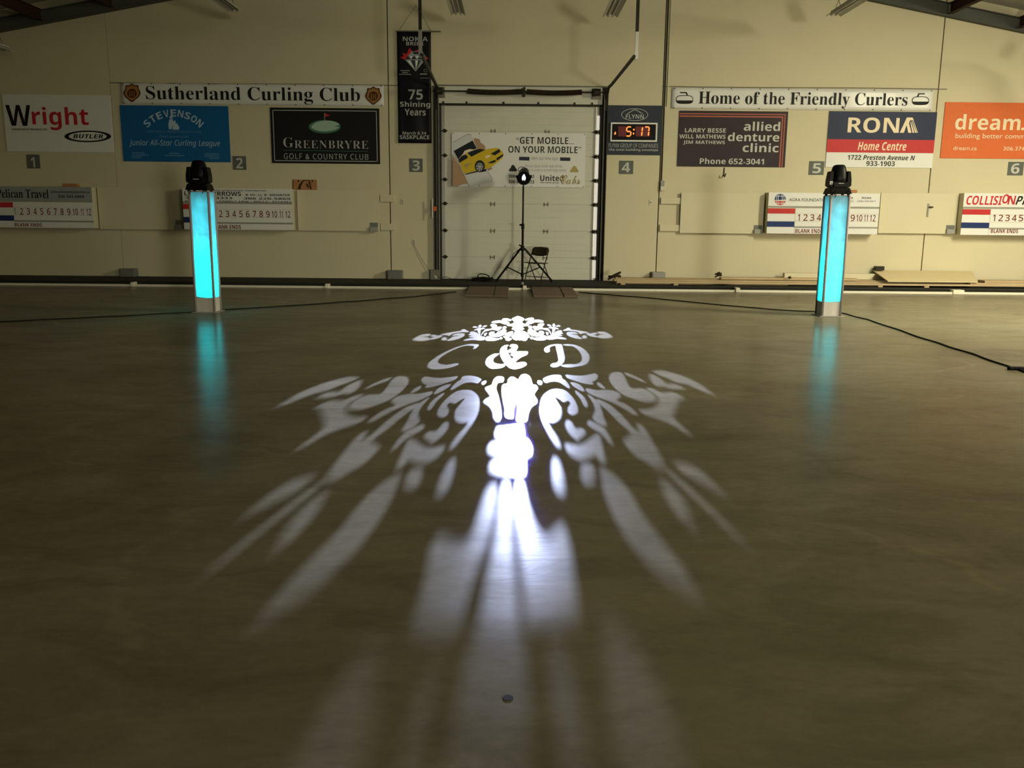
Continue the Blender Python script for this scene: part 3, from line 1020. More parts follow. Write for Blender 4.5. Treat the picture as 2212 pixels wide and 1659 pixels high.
# --- banner on the overhead door
GY = DY - .03
C_ = ((976, 283.5), (1265.8, 291), (1262.5, 405), (976, 402.5))
s = panel_thing('door_banner', quad(*C_, GY), GY, .004, 'white advertising banner with a phone and a yellow taxi, on the overhead door', 'banner', 'white', bevel=0, pname='banner_cloth')
x0, x1, z0, z1 = quad(*C_, GY)
for k in range(6):
    for z in (z0 + .02, z1 - .02):
        xx = x0 + .03 + (x1 - x0 - .06) * k / 5
        MB().disc((xx, GY - .001, z), (0, 1, 0), .011, 10).build('grommet', 'dsteel', s)
PYY = GY - .002
q3 = lambda pts: [(970 + x / 7.373, 275 + y / 7.373) for x, y in pts]
hand = shape(s, 'palm_picture', 'skin', q3([(55, 430), (110, 520), (240, 740), (320, 945), (300, 900), (220, 905), (130, 940), (52, 925)]))
shape(s, 'finger_picture', 'skin',
             q3(smooth([(395, 185), (440, 178), (490, 195), (500, 240), (550, 275), (575, 310), (575, 360), (520, 370), (430, 340)], 3)), Y=PYY)
shape(s, 'finger_picture', 'skin', q3([(600, 650), (680, 635), (692, 655), (640, 692), (605, 690)]), Y=PYY)
shape(hand, 'palm_shade_print', 'skin2', q3([(60, 520), (150, 640), (215, 760), (225, 860), (180, 790), (110, 720), (58, 700)]), Y=PYY - .0005)
ph = shape(s, 'phone_picture', 'phonew', q3([(62, 240), (300, 108), (345, 118), (375, 170), (440, 330), (500, 480), (685, 800), (680, 880), (340, 945), (325, 945), (240, 740), (160, 580), (62, 390)]), Y=PYY - .001)
b = MB()
b.pflat(q3([(62, 385), (70, 380), (328, 940), (318, 948)]), PYY - .0015)
b.pflat(q3([(62, 234), (300, 104), (348, 114), (360, 135), (345, 122), (300, 112), (62, 243)]), PYY - .0015)
b.pflat(q3([(600, 690), (606, 688), (686, 800), (680, 882), (672, 884), (678, 802)]), PYY - .0015)
b.build('phone_edge', 'midgrey', ph)
shape(ph, 'phone_screen', 'bluelamp', q3([(75, 375), (375, 210), (440, 335), (330, 380), (240, 400), (145, 510)]), Y=PYY - .002)
tx = shape(s, 'taxi_picture', 'yellow', q3([(170, 575), (145, 520), (200, 450), (270, 420), (300, 400), (440, 345), (500, 335), (570, 355), (740, 325), (800, 335), (850, 390), (868, 430), (850, 490), (770, 560), (690, 620), (640, 650), (600, 655), (440, 690), (250, 740), (220, 690)]), Y=PYY - .003)
shape(tx, 'taxi_glass', 'bluelamp', q3([(290, 405), (440, 350), (500, 340), (575, 360), (470, 410), (355, 470)]), q3([(148, 515), (200, 460), (265, 432), (300, 465), (290, 495), (245, 520), (165, 565)]), Y=PYY - .004)
shape(tx, 'taxi_grille', 'bluelamp', q3([(665, 420), (800, 345), (820, 390), (730, 448)]), q3([(612, 565), (740, 515), (745, 550), (680, 575)]), q3([(755, 490), (865, 425), (860, 460), (760, 535)]), q3([(245, 745), (450, 690), (460, 710), (270, 755)]), Y=PYY - .004)
shape(tx, 'taxi_headlamp', 'cream', q3([(570, 470), (620, 440), (660, 450), (650, 475), (590, 495)]), q3([(225, 410), (250, 370), (330, 345), (400, 355), (280, 405)]), Y=PYY - .0045)
wh = shape(tx, 'taxi_wheel', 'bluelamp', q3(ell(490, 620, 80, 96, 30)), q3([(470, 690), (600, 660), (590, 700), (500, 715)]), Y=PYY - .005)
shape(wh, 'wheel_rim', 'silver', q3(ell(488, 632, 56, 70, 26)), Y=PYY - .006)
b = MB()
for k in range(7):
    a = 2 * math.pi * k / 7 + .3
    b.pflat(q3([(488 + 14 * math.cos(a), 632 + 17 * math.sin(a)), (488 + 52 * math.cos(a + .22), 632 + 65 * math.sin(a + .22)), (488 + 52 * math.cos(a - .22), 632 + 65 * math.sin(a - .22))]), PYY - .007)
b.build('rim_gaps', 'slate', wh)
b = MB()
b.pflat(q3([(235, 590), (300, 575), (305, 620), (250, 640)]), PYY - .0045)
b.pflat(q3([(300, 580), (355, 570), (350, 585), (310, 610)]), PYY - .0045)
b.pflat(q3([(265, 655), (345, 632), (345, 640), (268, 664)]), PYY - .0045)
b.build('door_mark', 'gold', tx)
let(s, 'ink', ('\u201cGET MOBILE...', 'sansb', (1115.2, 295.6, 1239.2, 311.6), dict(fat=-.006)), ('ON YOUR MOBILE\u201d', 'sansb', (1098, 315.2, 1255, 331.2), dict(fat=-.006)), Y=PYY)
let(s, 'midgrey', ('With Our New App!', 'sansi', (1148, 338.5, 1205.8, 347.6)), Y=PYY)
shape(s, 'store_badge', 'slate', q3([(1115, 468), (1282, 472), (1280, 530), (1115, 526)]), Y=PYY)
shape(s, 'store_badge', 'slate', q3([(1768, 478), (1932, 482), (1930, 537), (1768, 533)]), Y=PYY)
let(s, 'headg', ('Please dont drink and drive,', 'sansi', (1133, 355, 1214.7, 363)), ('a cab is only a screen tap away', 'sansi', (1129, 363.8, 1223.5, 372)), Y=PYY)
cabp = [(955, 700), (958, 670), (985, 640), (992, 612), (1005, 608), (1010, 596), (1028, 596), (1034, 610), (1048, 615), (1058, 645), (1078, 672), (1078, 702)]
shape(s, 'taxi_icon', 'ink', q3(cabp), Y=PYY)
shape(s, 'taxi_icon', 'gold', q3([(x + 976 + (x - 1016) * .1, y + 16) for x, y in cabp]), Y=PYY)
let(s, 'ink', ('306-652-2222', 'sansb', (1098.7, 377.2, 1154, 384.5)), ('306-653-3333', 'sansb', (1098.2, 388.6, 1154, 396.4)), Y=PYY)
let(s, 'ink', ('United', 'sansb', (1167, 377.8, 1217, 391.4)), ('the united group', 'sansb', (1167.2, 392.4, 1207, 397.2)), Y=PYY)
c = let(s, 'ink', ('Cabs', 'script', (1209.5, 378.2, 1253, 398)), Y=PYY - .001)
let(c, 'gold', ('Cabs', 'script', (1210.2, 378.8, 1252.4, 397.4)), Y=PYY - .002)

# ================================================================== scoreboards and backboards
FY = WY - .30                                         # front of the scoreboards
KY = WY - .09                                         # front of the blank panels between them


def off(px, dx, dy=0):
    return (px[0] + dx, px[1] + dy)


def scoreboard(tl, br, label, header, nx0, ny, blank, hm='white'):
    """tl, br: front face corners; nx0: where numeral 1 stands; header: function adding the header print"""
    x0, z1 = at(*tl, FY)
    x1, z0 = at(*br, FY)
    t = thing('scoreboard', ((x0 + x1) / 2, WY, z0), label, 'scoreboard', 'curling scoreboards on the back wall')
    MB().box(x0, x1, FY + .008, WY, z0, z1).build('case', 'plain', t, .004)
    H = z1 - z0
    zs = lambda k: z1 - H * k
    xd = x0 + (x1 - x0) * .245
    MB().box(x0, x1, FY, FY + .01, zs(.325), zs(0)).build('header_strip', hm, t)
    MB().box(xd + .01, x1, FY, FY + .01, zs(.505), zs(.375)).build('score_strip', 'white', t)
    MB().box(xd + .01, x1, FY, FY + .01, zs(.685), zs(.515)).build('numeral_strip', 'white', t)
    MB().box(xd + .01, x1, FY, FY + .01, zs(.82), zs(.695)).build('score_strip', 'white', t)
    MB().box(xd + .01, x1, FY, FY + .01, zs(1), zs(.86)).build('blank_strip', 'white', t)
    bb = MB()
    for a_ in (.348, .84):
        bb.box(x0, x1, FY + .002, FY + .01, zs(a_ + .022), zs(a_ - .022))
    bb.build('rail', 'boxl', t)
    MB().box(x0, xd, FY - .004, FY + .01, zs(.51), zs(.385)).build('red_bar', 'crimson', t)
    MB().box(x0, xd, FY, FY + .01, zs(.70), zs(.515)).build('white_bar', 'white', t)
    MB().box(x0, xd, FY - .004, FY + .01, zs(.835), zs(.705)).build('blue_bar', 'bluebar', t)
    MB().box(x0, xd, FY, FY + .01, zs(1), zs(.84)).build('white_bar', 'white', t)
    for k in range(12):
        cx = nx0 + 14.55 * k - (k > 8) * .4
        wd = (3.6, 7.9, 8, 8.3, 8, 8.2, 8, 8.2, 8.2, 12, 7.4, 11)[k]
        yy = ny + ROLL * 14.5 * k
        let(t, 'maroon', (str(k + 1), 'sans', (cx - wd / 2, yy, cx + wd / 2, yy + 14.2), dict(fat=.012)), name='numeral', Y=FY - .003)
    let(t, 'maroon', ('BLANK ENDS', 'sansb', blank), Y=FY - .003)
    header(t)
    return t


EY = FY - .003
def hd(t):
    let(t, 'black', ('Pelican Travel', 'serif', (-8.5, 408.2, 105.5, 428.3)), ('pelicantravel@yourlink.ca', 'sansb', (110.5, 412, 194.3, 418.3)), ('306-343-6868', 'sansb', (125, 421, 182, 427.6)), Y=EY)
scoreboard((-33, 402), (203.8, 493), 'scoreboard with a grey header strip, at the far left below number 1', hd, 32.2, 449.3, (31.2, 481.5, 90.8, 489.5), 'headg')
def hd(t):
    let(t, 'ink', ('LEGAL PROFESSIONAL CORPORATION', 'sansb', (458, 409.8, 574.8, 413.6)), ('LINDA BURROWS', 'sansb', (398, 413, 520.5, 423.5)), ('B. ED., LL. B., MEDIATOR', 'sansb', (531, 418.6, 627, 424.6)),
        ('306 477-3333', 'sansb', (400, 424.3, 501.8, 430.4)), ('306 220-5869', 'sansb', (526.8, 426.2, 627.5, 432)), ('REAL ESTATE \u2022 FAMILY LAW \u2022 WILLS \u2022 ESTATES', 'sansb', (400, 432.3, 629.5, 437.6)), Y=EY)
scoreboard((392.8, 406), (633.2, 497.2), 'scoreboard with a white header of small black print, behind the left light column', hd, 462.3, 454.6, (460.3, 485.5, 520.5, 494.8))
def hd(t):
    b = MB()
    b.pflat(ell(1685.4, 431, 12, 12.4, 32, math.pi * .96, math.pi * 2.04), EY)
    b.build('globe_logo', 'bluebar', t)
    b = MB()
    b.pflat([(1673.4, 433.5)] + [(1685.4 + 12 * math.cos(a), 431 + 12.4 * math.sin(a)) for a in [math.pi * (.92 - .84 * k / 14) for k in range(15)]][1:-1] + [(1697.4, 433.5)], EY)
    b.build('globe_base', 'crimson', t)
    b = MB()
    for y in (423.5, 433.5, 439.2):
        b.pflat(prect(1673, y - .7, 1697.8, y + .7), EY - .001)
    for rx in (5.2, 9.2):
        for sg in (-1, 1):
            b.pflat([(1685.4 + sg * rx * math.cos(a), 431 + 12.2 * math.sin(a)) for a in [math.pi * (k / 10 - .5) for k in range(11)]] + [(1685.4 + sg * (rx - 1.2) * math.cos(a), 431 + 12.2 * math.sin(a)) for a in [math.pi * (.5 - k / 10) for k in range(11)]], EY - .001)
    b.build('globe_lines', 'white', t)
    let(t, 'ink', ('AGRA FOUNDATIONS', 'round', (1705, 428, 1795, 435.6)), ('SASKATOON', 'sansb', (1812, 425.2, 1842, 429.6)), ('REGINA', 'sansb', (1862, 425.4, 1882.3, 429.8)),
        ('(306) 665-5702', 'sans', (1803, 432.4, 1843.5, 437.6)), ('(306) 949-8411', 'sans', (1852, 432.6, 1891.6, 437.8)), Y=EY)
scoreboard((1661.2, 415.8), (1894.6, 506.3), 'scoreboard with a globe logo on its header, behind the right light column', hd, 1725.6, 462.6, (1718.5, 494.4, 1777, 503.6))
def hd(t):
    let(t, 'red', ('COLLISI', 'sansb', (2088, 422.6, 2164, 443), dict(shear=.12)), ('O', 'sansb', (2165.5, 419.5, 2179.5, 439.7), dict(shear=.15)), ('N', 'sansb', (2178, 422.7, 2193.5, 441.8), dict(shear=.12)), Y=EY)
    let(t, 'black', ('PR', 'sansb', (2195, 423.5, 2226, 442.5), dict(shear=.3)), Y=EY)
scoreboard((2083.5, 417), (2318, 509.5), 'scoreboard with red and black lettering on its header, at the far right edge', hd, 2147.4, 463.4, (2140.8, 494.4, 2198.8, 503.6))


def backboard(tl, br, label):
    x0, z1 = at(*tl, KY)
    x1, z0 = at(*br, KY)
    t = thing('backboard_panel', ((x0 + x1) / 2, WY, z0), label, 'panel', 'blank cream panels between the scoreboards')
    MB().box(x0, x1, KY, KY + .02, z0, z1).build('face_board', 'plain', t, .003)
    MB().box(x0 + .05, x1 - .05, KY + .02, WY, z1 - .16, z1 - .07).build('rail_timber', 'plain', t)
    MB().box(x0 + .05, x1 - .05, KY + .02, WY, z0 + .07, z0 + .16).build('rail_timber', 'plain', t)
    return t, z0, z1


def arms(t, pxs):
    for (xa, ya, xb, yb) in pxs:
        x0, x1, z0, z1 = rect((xa, ya, xb, yb), KY + .03)
        MB().box(x0, x1, KY + .03, WY, z0, z1).build('timber_arm', 'plain', t, .003)


backboard((209, 403.8), (391, 496.6), 'blank cream panel left of the left light column')
t, _, _ = backboard((641, 410), (820.5, 499.6), 'blank cream panel with two timber arms, left of the overhead door')
arms(t, ((821, 420.8, 852, 436), (822, 483, 852.4, 497.6)))
t, _, _ = backboard((1472, 415.6), (1647, 505), 'blank cream panel with two timber arms, right of the overhead door')
arms(t, ((1428, 427, 1471.8, 440.6), (1425.5, 485.4, 1469, 499.6)))
backboard((1904, 416.2), (2063, 505.2), 'blank cream panel at far right, crossing the wall joint')

# grey receptacle boxes on the backboards and at the foot of the wall
GB = 'small grey boxes on the cream panels'
for (pb, nm) in (((377, 475.6, 393.2, 495.8), 'beside the scoreboard behind the left light column'), ((798.5, 481, 816, 500.5), 'at the lower right corner of the panel left of the overhead door'),
                 ((1630.4, 486.5, 1647.3, 505), 'left of the scoreboard with the globe logo'), ((2047, 486.5, 2063, 505), 'left of the scoreboard at the far right')):
    yb = KY - .06
    x0, x1, z0, z1 = rect(pb, yb)
    t = thing('eraser_box', ((x0 + x1) / 2, KY, z0), 'small grey box, ' + nm, 'box', GB)
    zm = z0 + (z1 - z0) * .52
    MB().box(x0, x1, KY - .01, KY, z0, z1).build('back_plate', 'box', t)
    MB().box(x0, x1, yb, KY - .01, z0, zm).build('tray', 'boxl', t, .004)
for (pb, nm) in (((257, 580.6, 291.6, 605), 'behind the left light column'), ((836.5, 584.4, 868.6, 609), 'left of the overhead door'), ((1409.6, 588, 1437.5, 600), 'behind the lumber, right of the overhead door')):
    x0, x1, z0, z1 = rect(pb, WY - .22)
    z0 = max(z0, PH)
    t = thing('floor_box', ((x0 + x1) / 2, WY - .11, PH), 'grey metal box at the wall foot, ' + nm, 'box', 'grey metal boxes at the foot of the wall')
    MB().box(x0, x1, WY - .22, WY, PH, z1).build('housing', 'box' if pb[0] < 1000 else 'boxl', t, .012)
    MB().box(x0 + .02, x1 - .02, WY - .226, WY - .22, PH + .03, z1 - .03).build('cover', 'box' if pb[0] < 1000 else 'boxl', t, .004)

# papers
t = panel_thing('paper_notice', rect((632, 387.7, 685, 411), WY - .006), WY - .006, .004, 'faded orange sheet with dark drawn shapes, above the panel left of the overhead door', 'paper', 'orangep', bevel=0, pname='sheet')
b = MB()
q7 = lambda pts: [(480 + x / 3.95, 330 + y / 3.95) for x, y in pts]
for p in ([(690, 232), (745, 232), (745, 238), (695, 240), (672, 285), (668, 312), (645, 312), (655, 272)], [(735, 238), (748, 240), (765, 312), (752, 312)], [(712, 265), (730, 262), (745, 305), (728, 295)], [(645, 230), (657, 230), (655, 252), (647, 252)], [(763, 230), (775, 230), (772, 252), (765, 252)], [(600, 230), (606, 230), (606, 316), (600, 316)]):
    b.pflat(q7(p), WY - .008)
b.build('drawing', 'ink', t)
for pb, nm in (((135.4, 396.6, 167, 403.6), 'lying on the scoreboard at far left'), ((1838, 410, 1851, 416), 'on the scoreboard with the globe logo')):
    x0, x1, z0, z1 = rect(pb, FY + .05)
    o = MB().box(x0, x1, FY + .03, FY + .17, z0 - .004, z1).build('chalk_ledge', 'orangep', bevel=.006)
    loc = Vector(((x0 + x1) / 2, FY + .1, z0))
    o.data.transform(Matrix.Translation(-loc)); o.location = loc
    tag(o, 'small orange box ' + nm, 'box', 'orange boxes on top of the scoreboards')

# outlets and switch
for nm, pb, lab, cat in (('wall_outlet', (865.3, 430, 873, 441.6), 'ivory outlet plate high on the wall below number 3', 'outlet'), ('wall_outlet', (891, 517.6, 897.9, 529.6), 'ivory outlet with a grey cord plugged in, left of the overhead door', 'outlet'),
                         ('light_switch', (1402.5, 431.6, 1409.3, 443.2), 'ivory switch plate right of the overhead door', 'switch')):
    t = panel_thing(nm, rect(pb, WY - .012), WY - .012, .011, lab, cat, 'socket', bevel=.003, pname='plate')
    x0, x1, z0, z1 = rect(pb, WY - .016)
    cx = (x0 + x1) / 2
    for k in ((.3, .7) if nm == 'wall_outlet' else (.5,)):
        MB().box(cx - .014, cx + .014, WY - .016, WY - .011, z0 + (z1 - z0) * k - .018, z0 + (z1 - z0) * k + .018).build('socket' if nm == 'wall_outlet' else 'toggle', 'midgrey' if nm == 'wall_outlet' else 'box', t)
pa, pb_ = at(894, 528, WY - .03), at(934, 590, WY - .05)
pts = [(pa[0] + (pb_[0] - pa[0]) * k / 8, WY - .02 - .04 * k / 8, pa[1] + (pb_[1] - pa[1]) * k / 8 - .05 * math.sin(math.pi * k / 8)) for k in range(9)]
t = thing('power_cord', (pb_[0], WY - .06, PH), 'thin grey cord hanging from the wall outlet to a white power strip', 'cord')
MB().tube(pts, .006, 6).build('cord', 'boxl', t)
e1, e2 = at(931, 585, WY - .08), at(943, 608, WY - .14)
MB().tube([(e1[0], WY - .08, e1[1]), (e2[0], WY - .14, PH + .03)], .025, 6).build('power_strip', 'curb', t)

# wire the banners hang from, conduit, hook
for nm, pa, pb_ in (('left', (236, 177), (860, 186)), ('right', (1433, 187), (2046, 192))):
    a_, b_ = at(*pa, WY - .02), at(*pb_, WY - .02)
    zz = (a_[1] + b_[1]) / 2
    o = MB().tube([(a_[0] + (b_[0] - a_[0]) * k / 6, WY - .016, zz - .006 * math.sin(k * 1.1)) for k in range(7)], .009, 6).build('banner_wire', 'oldsteel')
    tag(o, 'thin wire along the top of the %s long white banner' % nm, 'wire')
a_, b_ = at(1443, 2, WY - .03), at(1430, 392, WY - .03)
t = thing('conduit_pipe', (a_[0], WY, b_[1]), 'dark vertical conduit ending in a small box, right of the clock sign', 'pipe')
xm = (a_[0] + b_[0]) / 2
MB().tube([(xm, WY - .03, at(1440, -60, WY)[1]), (xm, WY - .03, b_[1])], .014, 8).build('pipe', 'dsteel', t)
MB().tube([(xm + .06, WY - .02, at(1446, -60, WY)[1]), (xm + .06, WY - .02, at(1434, 230, WY)[1])], .012, 8).build('side_wire', 'plain', t)
x0, x1, z0, z1 = rect((1427.5, 390, 1435, 412), WY - .06)
MB().box(x0, x1, WY - .06, WY, z0 + .1, z1).build('switch_box', 'boxl', t, .004)
MB().box(x0, x1, WY - .07, WY, z0, z0 + .1).build('switch_cover', 'socket', t, .004)
hx, hz = at(1565, 362, WY - .03)
hz2 = at(1566, 382, WY - .03)[1]
t = thing('wall_hook', (hx, WY, hz2), 'dark metal hook on the wall under the dark plum sign', 'hook')
MB().box(hx - .012, hx + .012, WY - .012, WY, hz2 + .02, hz).build('strap', 'dsteel', t)
MB().tube([(hx, WY - .012, hz2 + .05), (hx, WY - .06, hz2), (hx, WY - .12, hz2 + .01), (hx + .01, WY - .14, hz2 + .07)], .012, 6).build('prong', 'dsteel', t)
# latch on the right hand cream panel
x0, x1, z0, z1 = rect((2004, 440, 2012, 469), KY)
t = thing('latch_bar', (x0, KY, z0), 'small vertical latch bar on the cream panel at far right', 'latch')
MB().box(x0, x0 + .035, KY - .02, KY + .002, z0, z1).build('bar', 'boxl', t)
MB().box(x0 + .02, x1, KY - .05, KY - .01, z1 - .09, z1 - .06).build('pin', 'dsteel', t)

# ================================================================== fluorescent fixtures (all switched off)
def fixture(loc, L_=2.44):
    t = thing('fluorescent_fixture', loc, '', 'ceiling light', 'unlit fluorescent fixtures hanging from the roof')
    x, y, z = loc
    prof = [(-.145, 0), (-.15, .012), (-.06, .075), (-.06, .10), (.06, .10), (.06, .075), (.15, .012), (.145, 0), (.055, .062), (-.055, .062)]
    n = len(prof)
    vs = [(x + p[0], y, z + p[1]) for p in prof] + [(x + p[0], y - L_, z + p[1]) for p in prof]
    fs = [(i, (i + 1) % n, (i + 1) % n + n, i + n) for i in range(n)]
    tri = [tuple(q) for q in tessellate_polygon([[Vector((p[0], p[1], 0)) for p in prof]])]
    fs += tri + [tuple(i + n for i in q[::-1]) for q in tri]
    MB().add(vs, fs).build('reflector', 'reflector', t)
    for dx in (-.045, .045):
        MB().tube([(x + dx, y - .03, z + .035), (x + dx, y - L_ + .03, z + .035)], .019, 10).build('tube', 'tube', t, smooth_=True)
    for dx in (-.045, .045):
        e_ = MB()
        for yy in (y - .02, y - L_ + .02):
            e_.box(x + dx - .02, x + dx + .02, yy - .02, yy + .02, z + .01, z + .07)
        e_.build('lamp_holder', 'reflector', t)
    for yy in (y - .25, y - L_ + .25):
        MB().tube([(x - .05, yy, z + .1), (x, yy, z + .28), (x, yy, rz - abs(x - xr) * SL + h0)], .005, 5).tube([(x + .05, yy, z + .1), (x, yy, z + .28)], .005, 5).build('hanging_chain', 'dsteel', t)
    return t


FX = [(16, 112, 'far left, hanging lowest beside the gable beam'), (508, 27, 'above the blue sign'), (990, 34, 'left of the overhead door, second from centre'), (1318, 38, 'above the right door track'), (1800, 36, 'above the navy, red and white sign')]
FL = 18.7
proto = None
for px, py, nm in FX:
    x, z = at(px, py, FL)
    if proto is None:
        proto = fixture((x, FL, z))
        f = proto
    else:
        f = copy_tree(proto)
        f.location = (x, FL, z)
    f['label'] = 'unlit twin tube fluorescent fixture with white reflector, ' + nm
x, z = at(2255, 118, FL)
f = copy_tree(proto)
f.location = (x, FL, z)
f['label'] = 'unlit twin tube fluorescent fixture just past the right edge of the photo'

# ================================================================== light columns with moving heads
TW = .285


def light_column(px, py, ptop, label):
    bx, by = flo(px, py)
    TH = at(px, ptop, by)[1]
    t = thing('light_column', (bx, by + TW / 2, 0), label, 'light column', 'glowing cyan fabric columns')
    cx, cy, h = bx, by + TW / 2, TW / 2
    MB().box(cx - .20, cx + .20, cy - .20, cy + .20, 0, .012).build('base_plate', 'post', t, .004)
    fb = MB()
    k = h
    vs, fs = [], []
    nz = 24
    ring_ = [(-k, -k), (0, -k - .004), (k, -k), (k + .004, 0), (k, k), (0, k + .004), (-k, k), (-k - .004, 0)]
    for j in range(nz + 1):
        z = .013 + (TH - .013) * j / nz
        for i_, (a_, b_) in enumerate(ring_):
            wv = 1 + .012 * math.sin(j * .8 + i_ * 2)
            vs.append((cx + a_ * wv, cy + b_ * wv, z))
    for j in range(nz):
        for i_ in range(8):
            fs.append((j * 8 + i_, j * 8 + (i_ + 1) % 8, (j + 1) * 8 + (i_ + 1) % 8, (j + 1) * 8 + i_))
    fb.add(vs, fs).build('fabric_cover', 'fabric', t)
    hm = MB()  # paler band added over the cover where the glow does not reach
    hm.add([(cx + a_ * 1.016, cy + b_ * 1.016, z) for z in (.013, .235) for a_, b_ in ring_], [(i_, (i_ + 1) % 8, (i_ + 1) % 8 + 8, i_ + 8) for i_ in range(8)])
    hm.build('unlit_fabric_band', 'unlit_band', t)
    for sx in (-1, 1):
        for sy in (-1, 1):
            MB().tube([(cx + sx * (h + .004), cy + sy * (h + .004), .012), (cx + sx * (h + .004), cy + sy * (h + .004), TH)], .020, 10).build('corner_tube', 'post', t, smooth_=True)
    MB().box(cx - h - .012, cx + h + .012, cy - h - .012, cy + h + .012, TH, TH + .012).build('top_plate', 'post', t, .003)
    # unseen plate added to cut the glow off low; tubes stand for the uplight
    ang = .12 if px < 1000 else -.05
    mt = Matrix.Translation((cx, cy, .24)) @ Matrix.Rotation(ang, 4, 'Y')
    MB().box(-h + .004, h - .004, -h + .004, h - .004, -.02, 0, mt).build('glow_baffle', 'blackp', t)
    MB().tube([(cx, cy, .27), (cx, cy, 1.0)], .03, 8).build('led_tube', 'led', t)
    MB().tube([(cx, cy, 1.02), (cx, cy, TH - .1)], .03, 8).build('led_tube', 'led2', t)
    return t, cx, cy, TH


def moving_head(cx, cy, z, label, lean):
    t = thing('moving_head_light', (cx, cy, z), label, 'stage light', 'black moving head lights on the columns')
    b = MB().frustum(cx - .175, cx + .175, cy - .17, cy + .17, z + .02, z + .115, .028)
    b.build('base', 'blackp', t, .008)
    for sx in (-1, 1):
        for sy in (-1, 1):
            MB().tube([(cx + sx * .13, cy + sy * .13, z), (cx + sx * .13, cy + sy * .13, z + .022)], .022, 10).build('foot', 'cable', t)
    MB().tube([(cx, cy, z + .112), (cx, cy, z + .122)], .07, 20).build('pan_bearing', 'dsteel', t)
    zy = z + .118
    for sx in (-1, 1):
        pts = [(sx * .03, 0), (sx * .14, 0), (sx * .18, .03), (sx * .178, .12), (sx * .158, .245), (sx * .148, .252), (sx * .112, .252), (sx * .112, .06), (sx * .03, .05)]
        MB().prism([(cx + p[0], zy + p[1]) for p in pts], cy - .095, cy + .075).build('yoke_arm', 'blackp', t, .012)
    hz_ = zy + .185
    rings = [(-.15, .09), (-.145, .105), (-.05, .116), (.06, .116), (.13, .098), (.155, .086)]
    hb_ = MB()
    ax = Vector((math.sin(lean) * .3, .2, 1)).normalized()
    e1 = Vector((1, 0, 0))
    e2 = ax.cross(e1).normalized()
    e1 = e2.cross(ax)
    n, vs, fs = 24, [], []
    for d, r_ in rings:
        for k in range(n):
            a_ = 2 * math.pi * k / n
            ca, sa = math.cos(a_), math.sin(a_)
            q = (abs(ca) ** 4 + abs(sa) ** 4) ** -.25
            vs.append(Vector((cx, cy, hz_)) + ax * d + (e1 * ca + e2 * sa) * r_ * (.55 + .45 * q))
    for j in range(len(rings) - 1):
        for k in range(n):
            fs.append((j * n + k, j * n + (k + 1) % n, (j + 1) * n + (k + 1) % n, (j + 1) * n + k))
    fs += [tuple(range(n))[::-1], tuple((len(rings) - 1) * n + k for k in range(n))]
    hd_ = hb_.add(vs, fs).build('lamp_head', 'blackp', t, smooth_=True)
    top = Vector((cx, cy, hz_)) + ax * .156
    MB().disc(top, ax, .07, 24).build('lens', 'glass', hd_)
    MB().box(cx - .045, cx + .04, cy - .148, cy - .142, zy + .058, zy + .069).build('name_strip', 'silver', t)
    MB().box(cx - .111, cx + .111, cy - .143, cy - .06, zy + .006, zy + .085).build('front_cover', 'blackp', t, .004)
    cb_ = MB()
    pts = [(cx - .10 + .02 * math.sin(k * 1.9), cy - .178 - .012 * math.cos(k * 1.3), z + .07 - .02 * k + .012 * math.sin(k * 2.1)) for k in range(6)]
    cb_.tube(pts, .007, 6)
    cb_.tube([(p[0] + .20, p[1], p[2] + .01) for p in pts], .007, 6)
    cb_.build('cable_loop', 'cable', t)
    return t


t, cx, cy, TH = light_column(444, 675.5, 415, 'glowing cyan fabric column on the left side of the floor')
moving_head(cx - .03, cy, TH + .012, 'black moving head light on top of the left cyan column', -.1)
t, cx, cy, TH = light_column(1795, 684, 423, 'glowing cyan fabric column on the right side of the floor')
mh = moving_head(cx, cy, TH + .012, 'black moving head light with a white sticker, on top of the right cyan column', .1)
b = MB().box(cx - .165, cx - .118, cy - .10, cy - .094, TH + .175, TH + .225).build('white_sticker', 'white', mh)
MB().box(cx - .150, cx - .134, cy - .102, cy - .099, TH + .19, TH + .212).build('sticker_mark', 'box', mh)

# ================================================================== projector lamp on its tripod
LX, LZ = at(1131.5, 384, 19.45)
FRONT = Vector((LX, 19.45, LZ))                        # centre of the front lens
aimx, aimy = flo(1112, 750)
AX = (Vector((aimx, aimy, 0)) - FRONT).normalized()
HL = .36                                               # light source to front lens
LAMP = FRONT - AX * HL
GE1 = AX.cross(Vector((0, 0, 1))).normalized()
GE2 = GE1.cross(AX).normalized()
SRC = .00012                                           # radius of the bright source

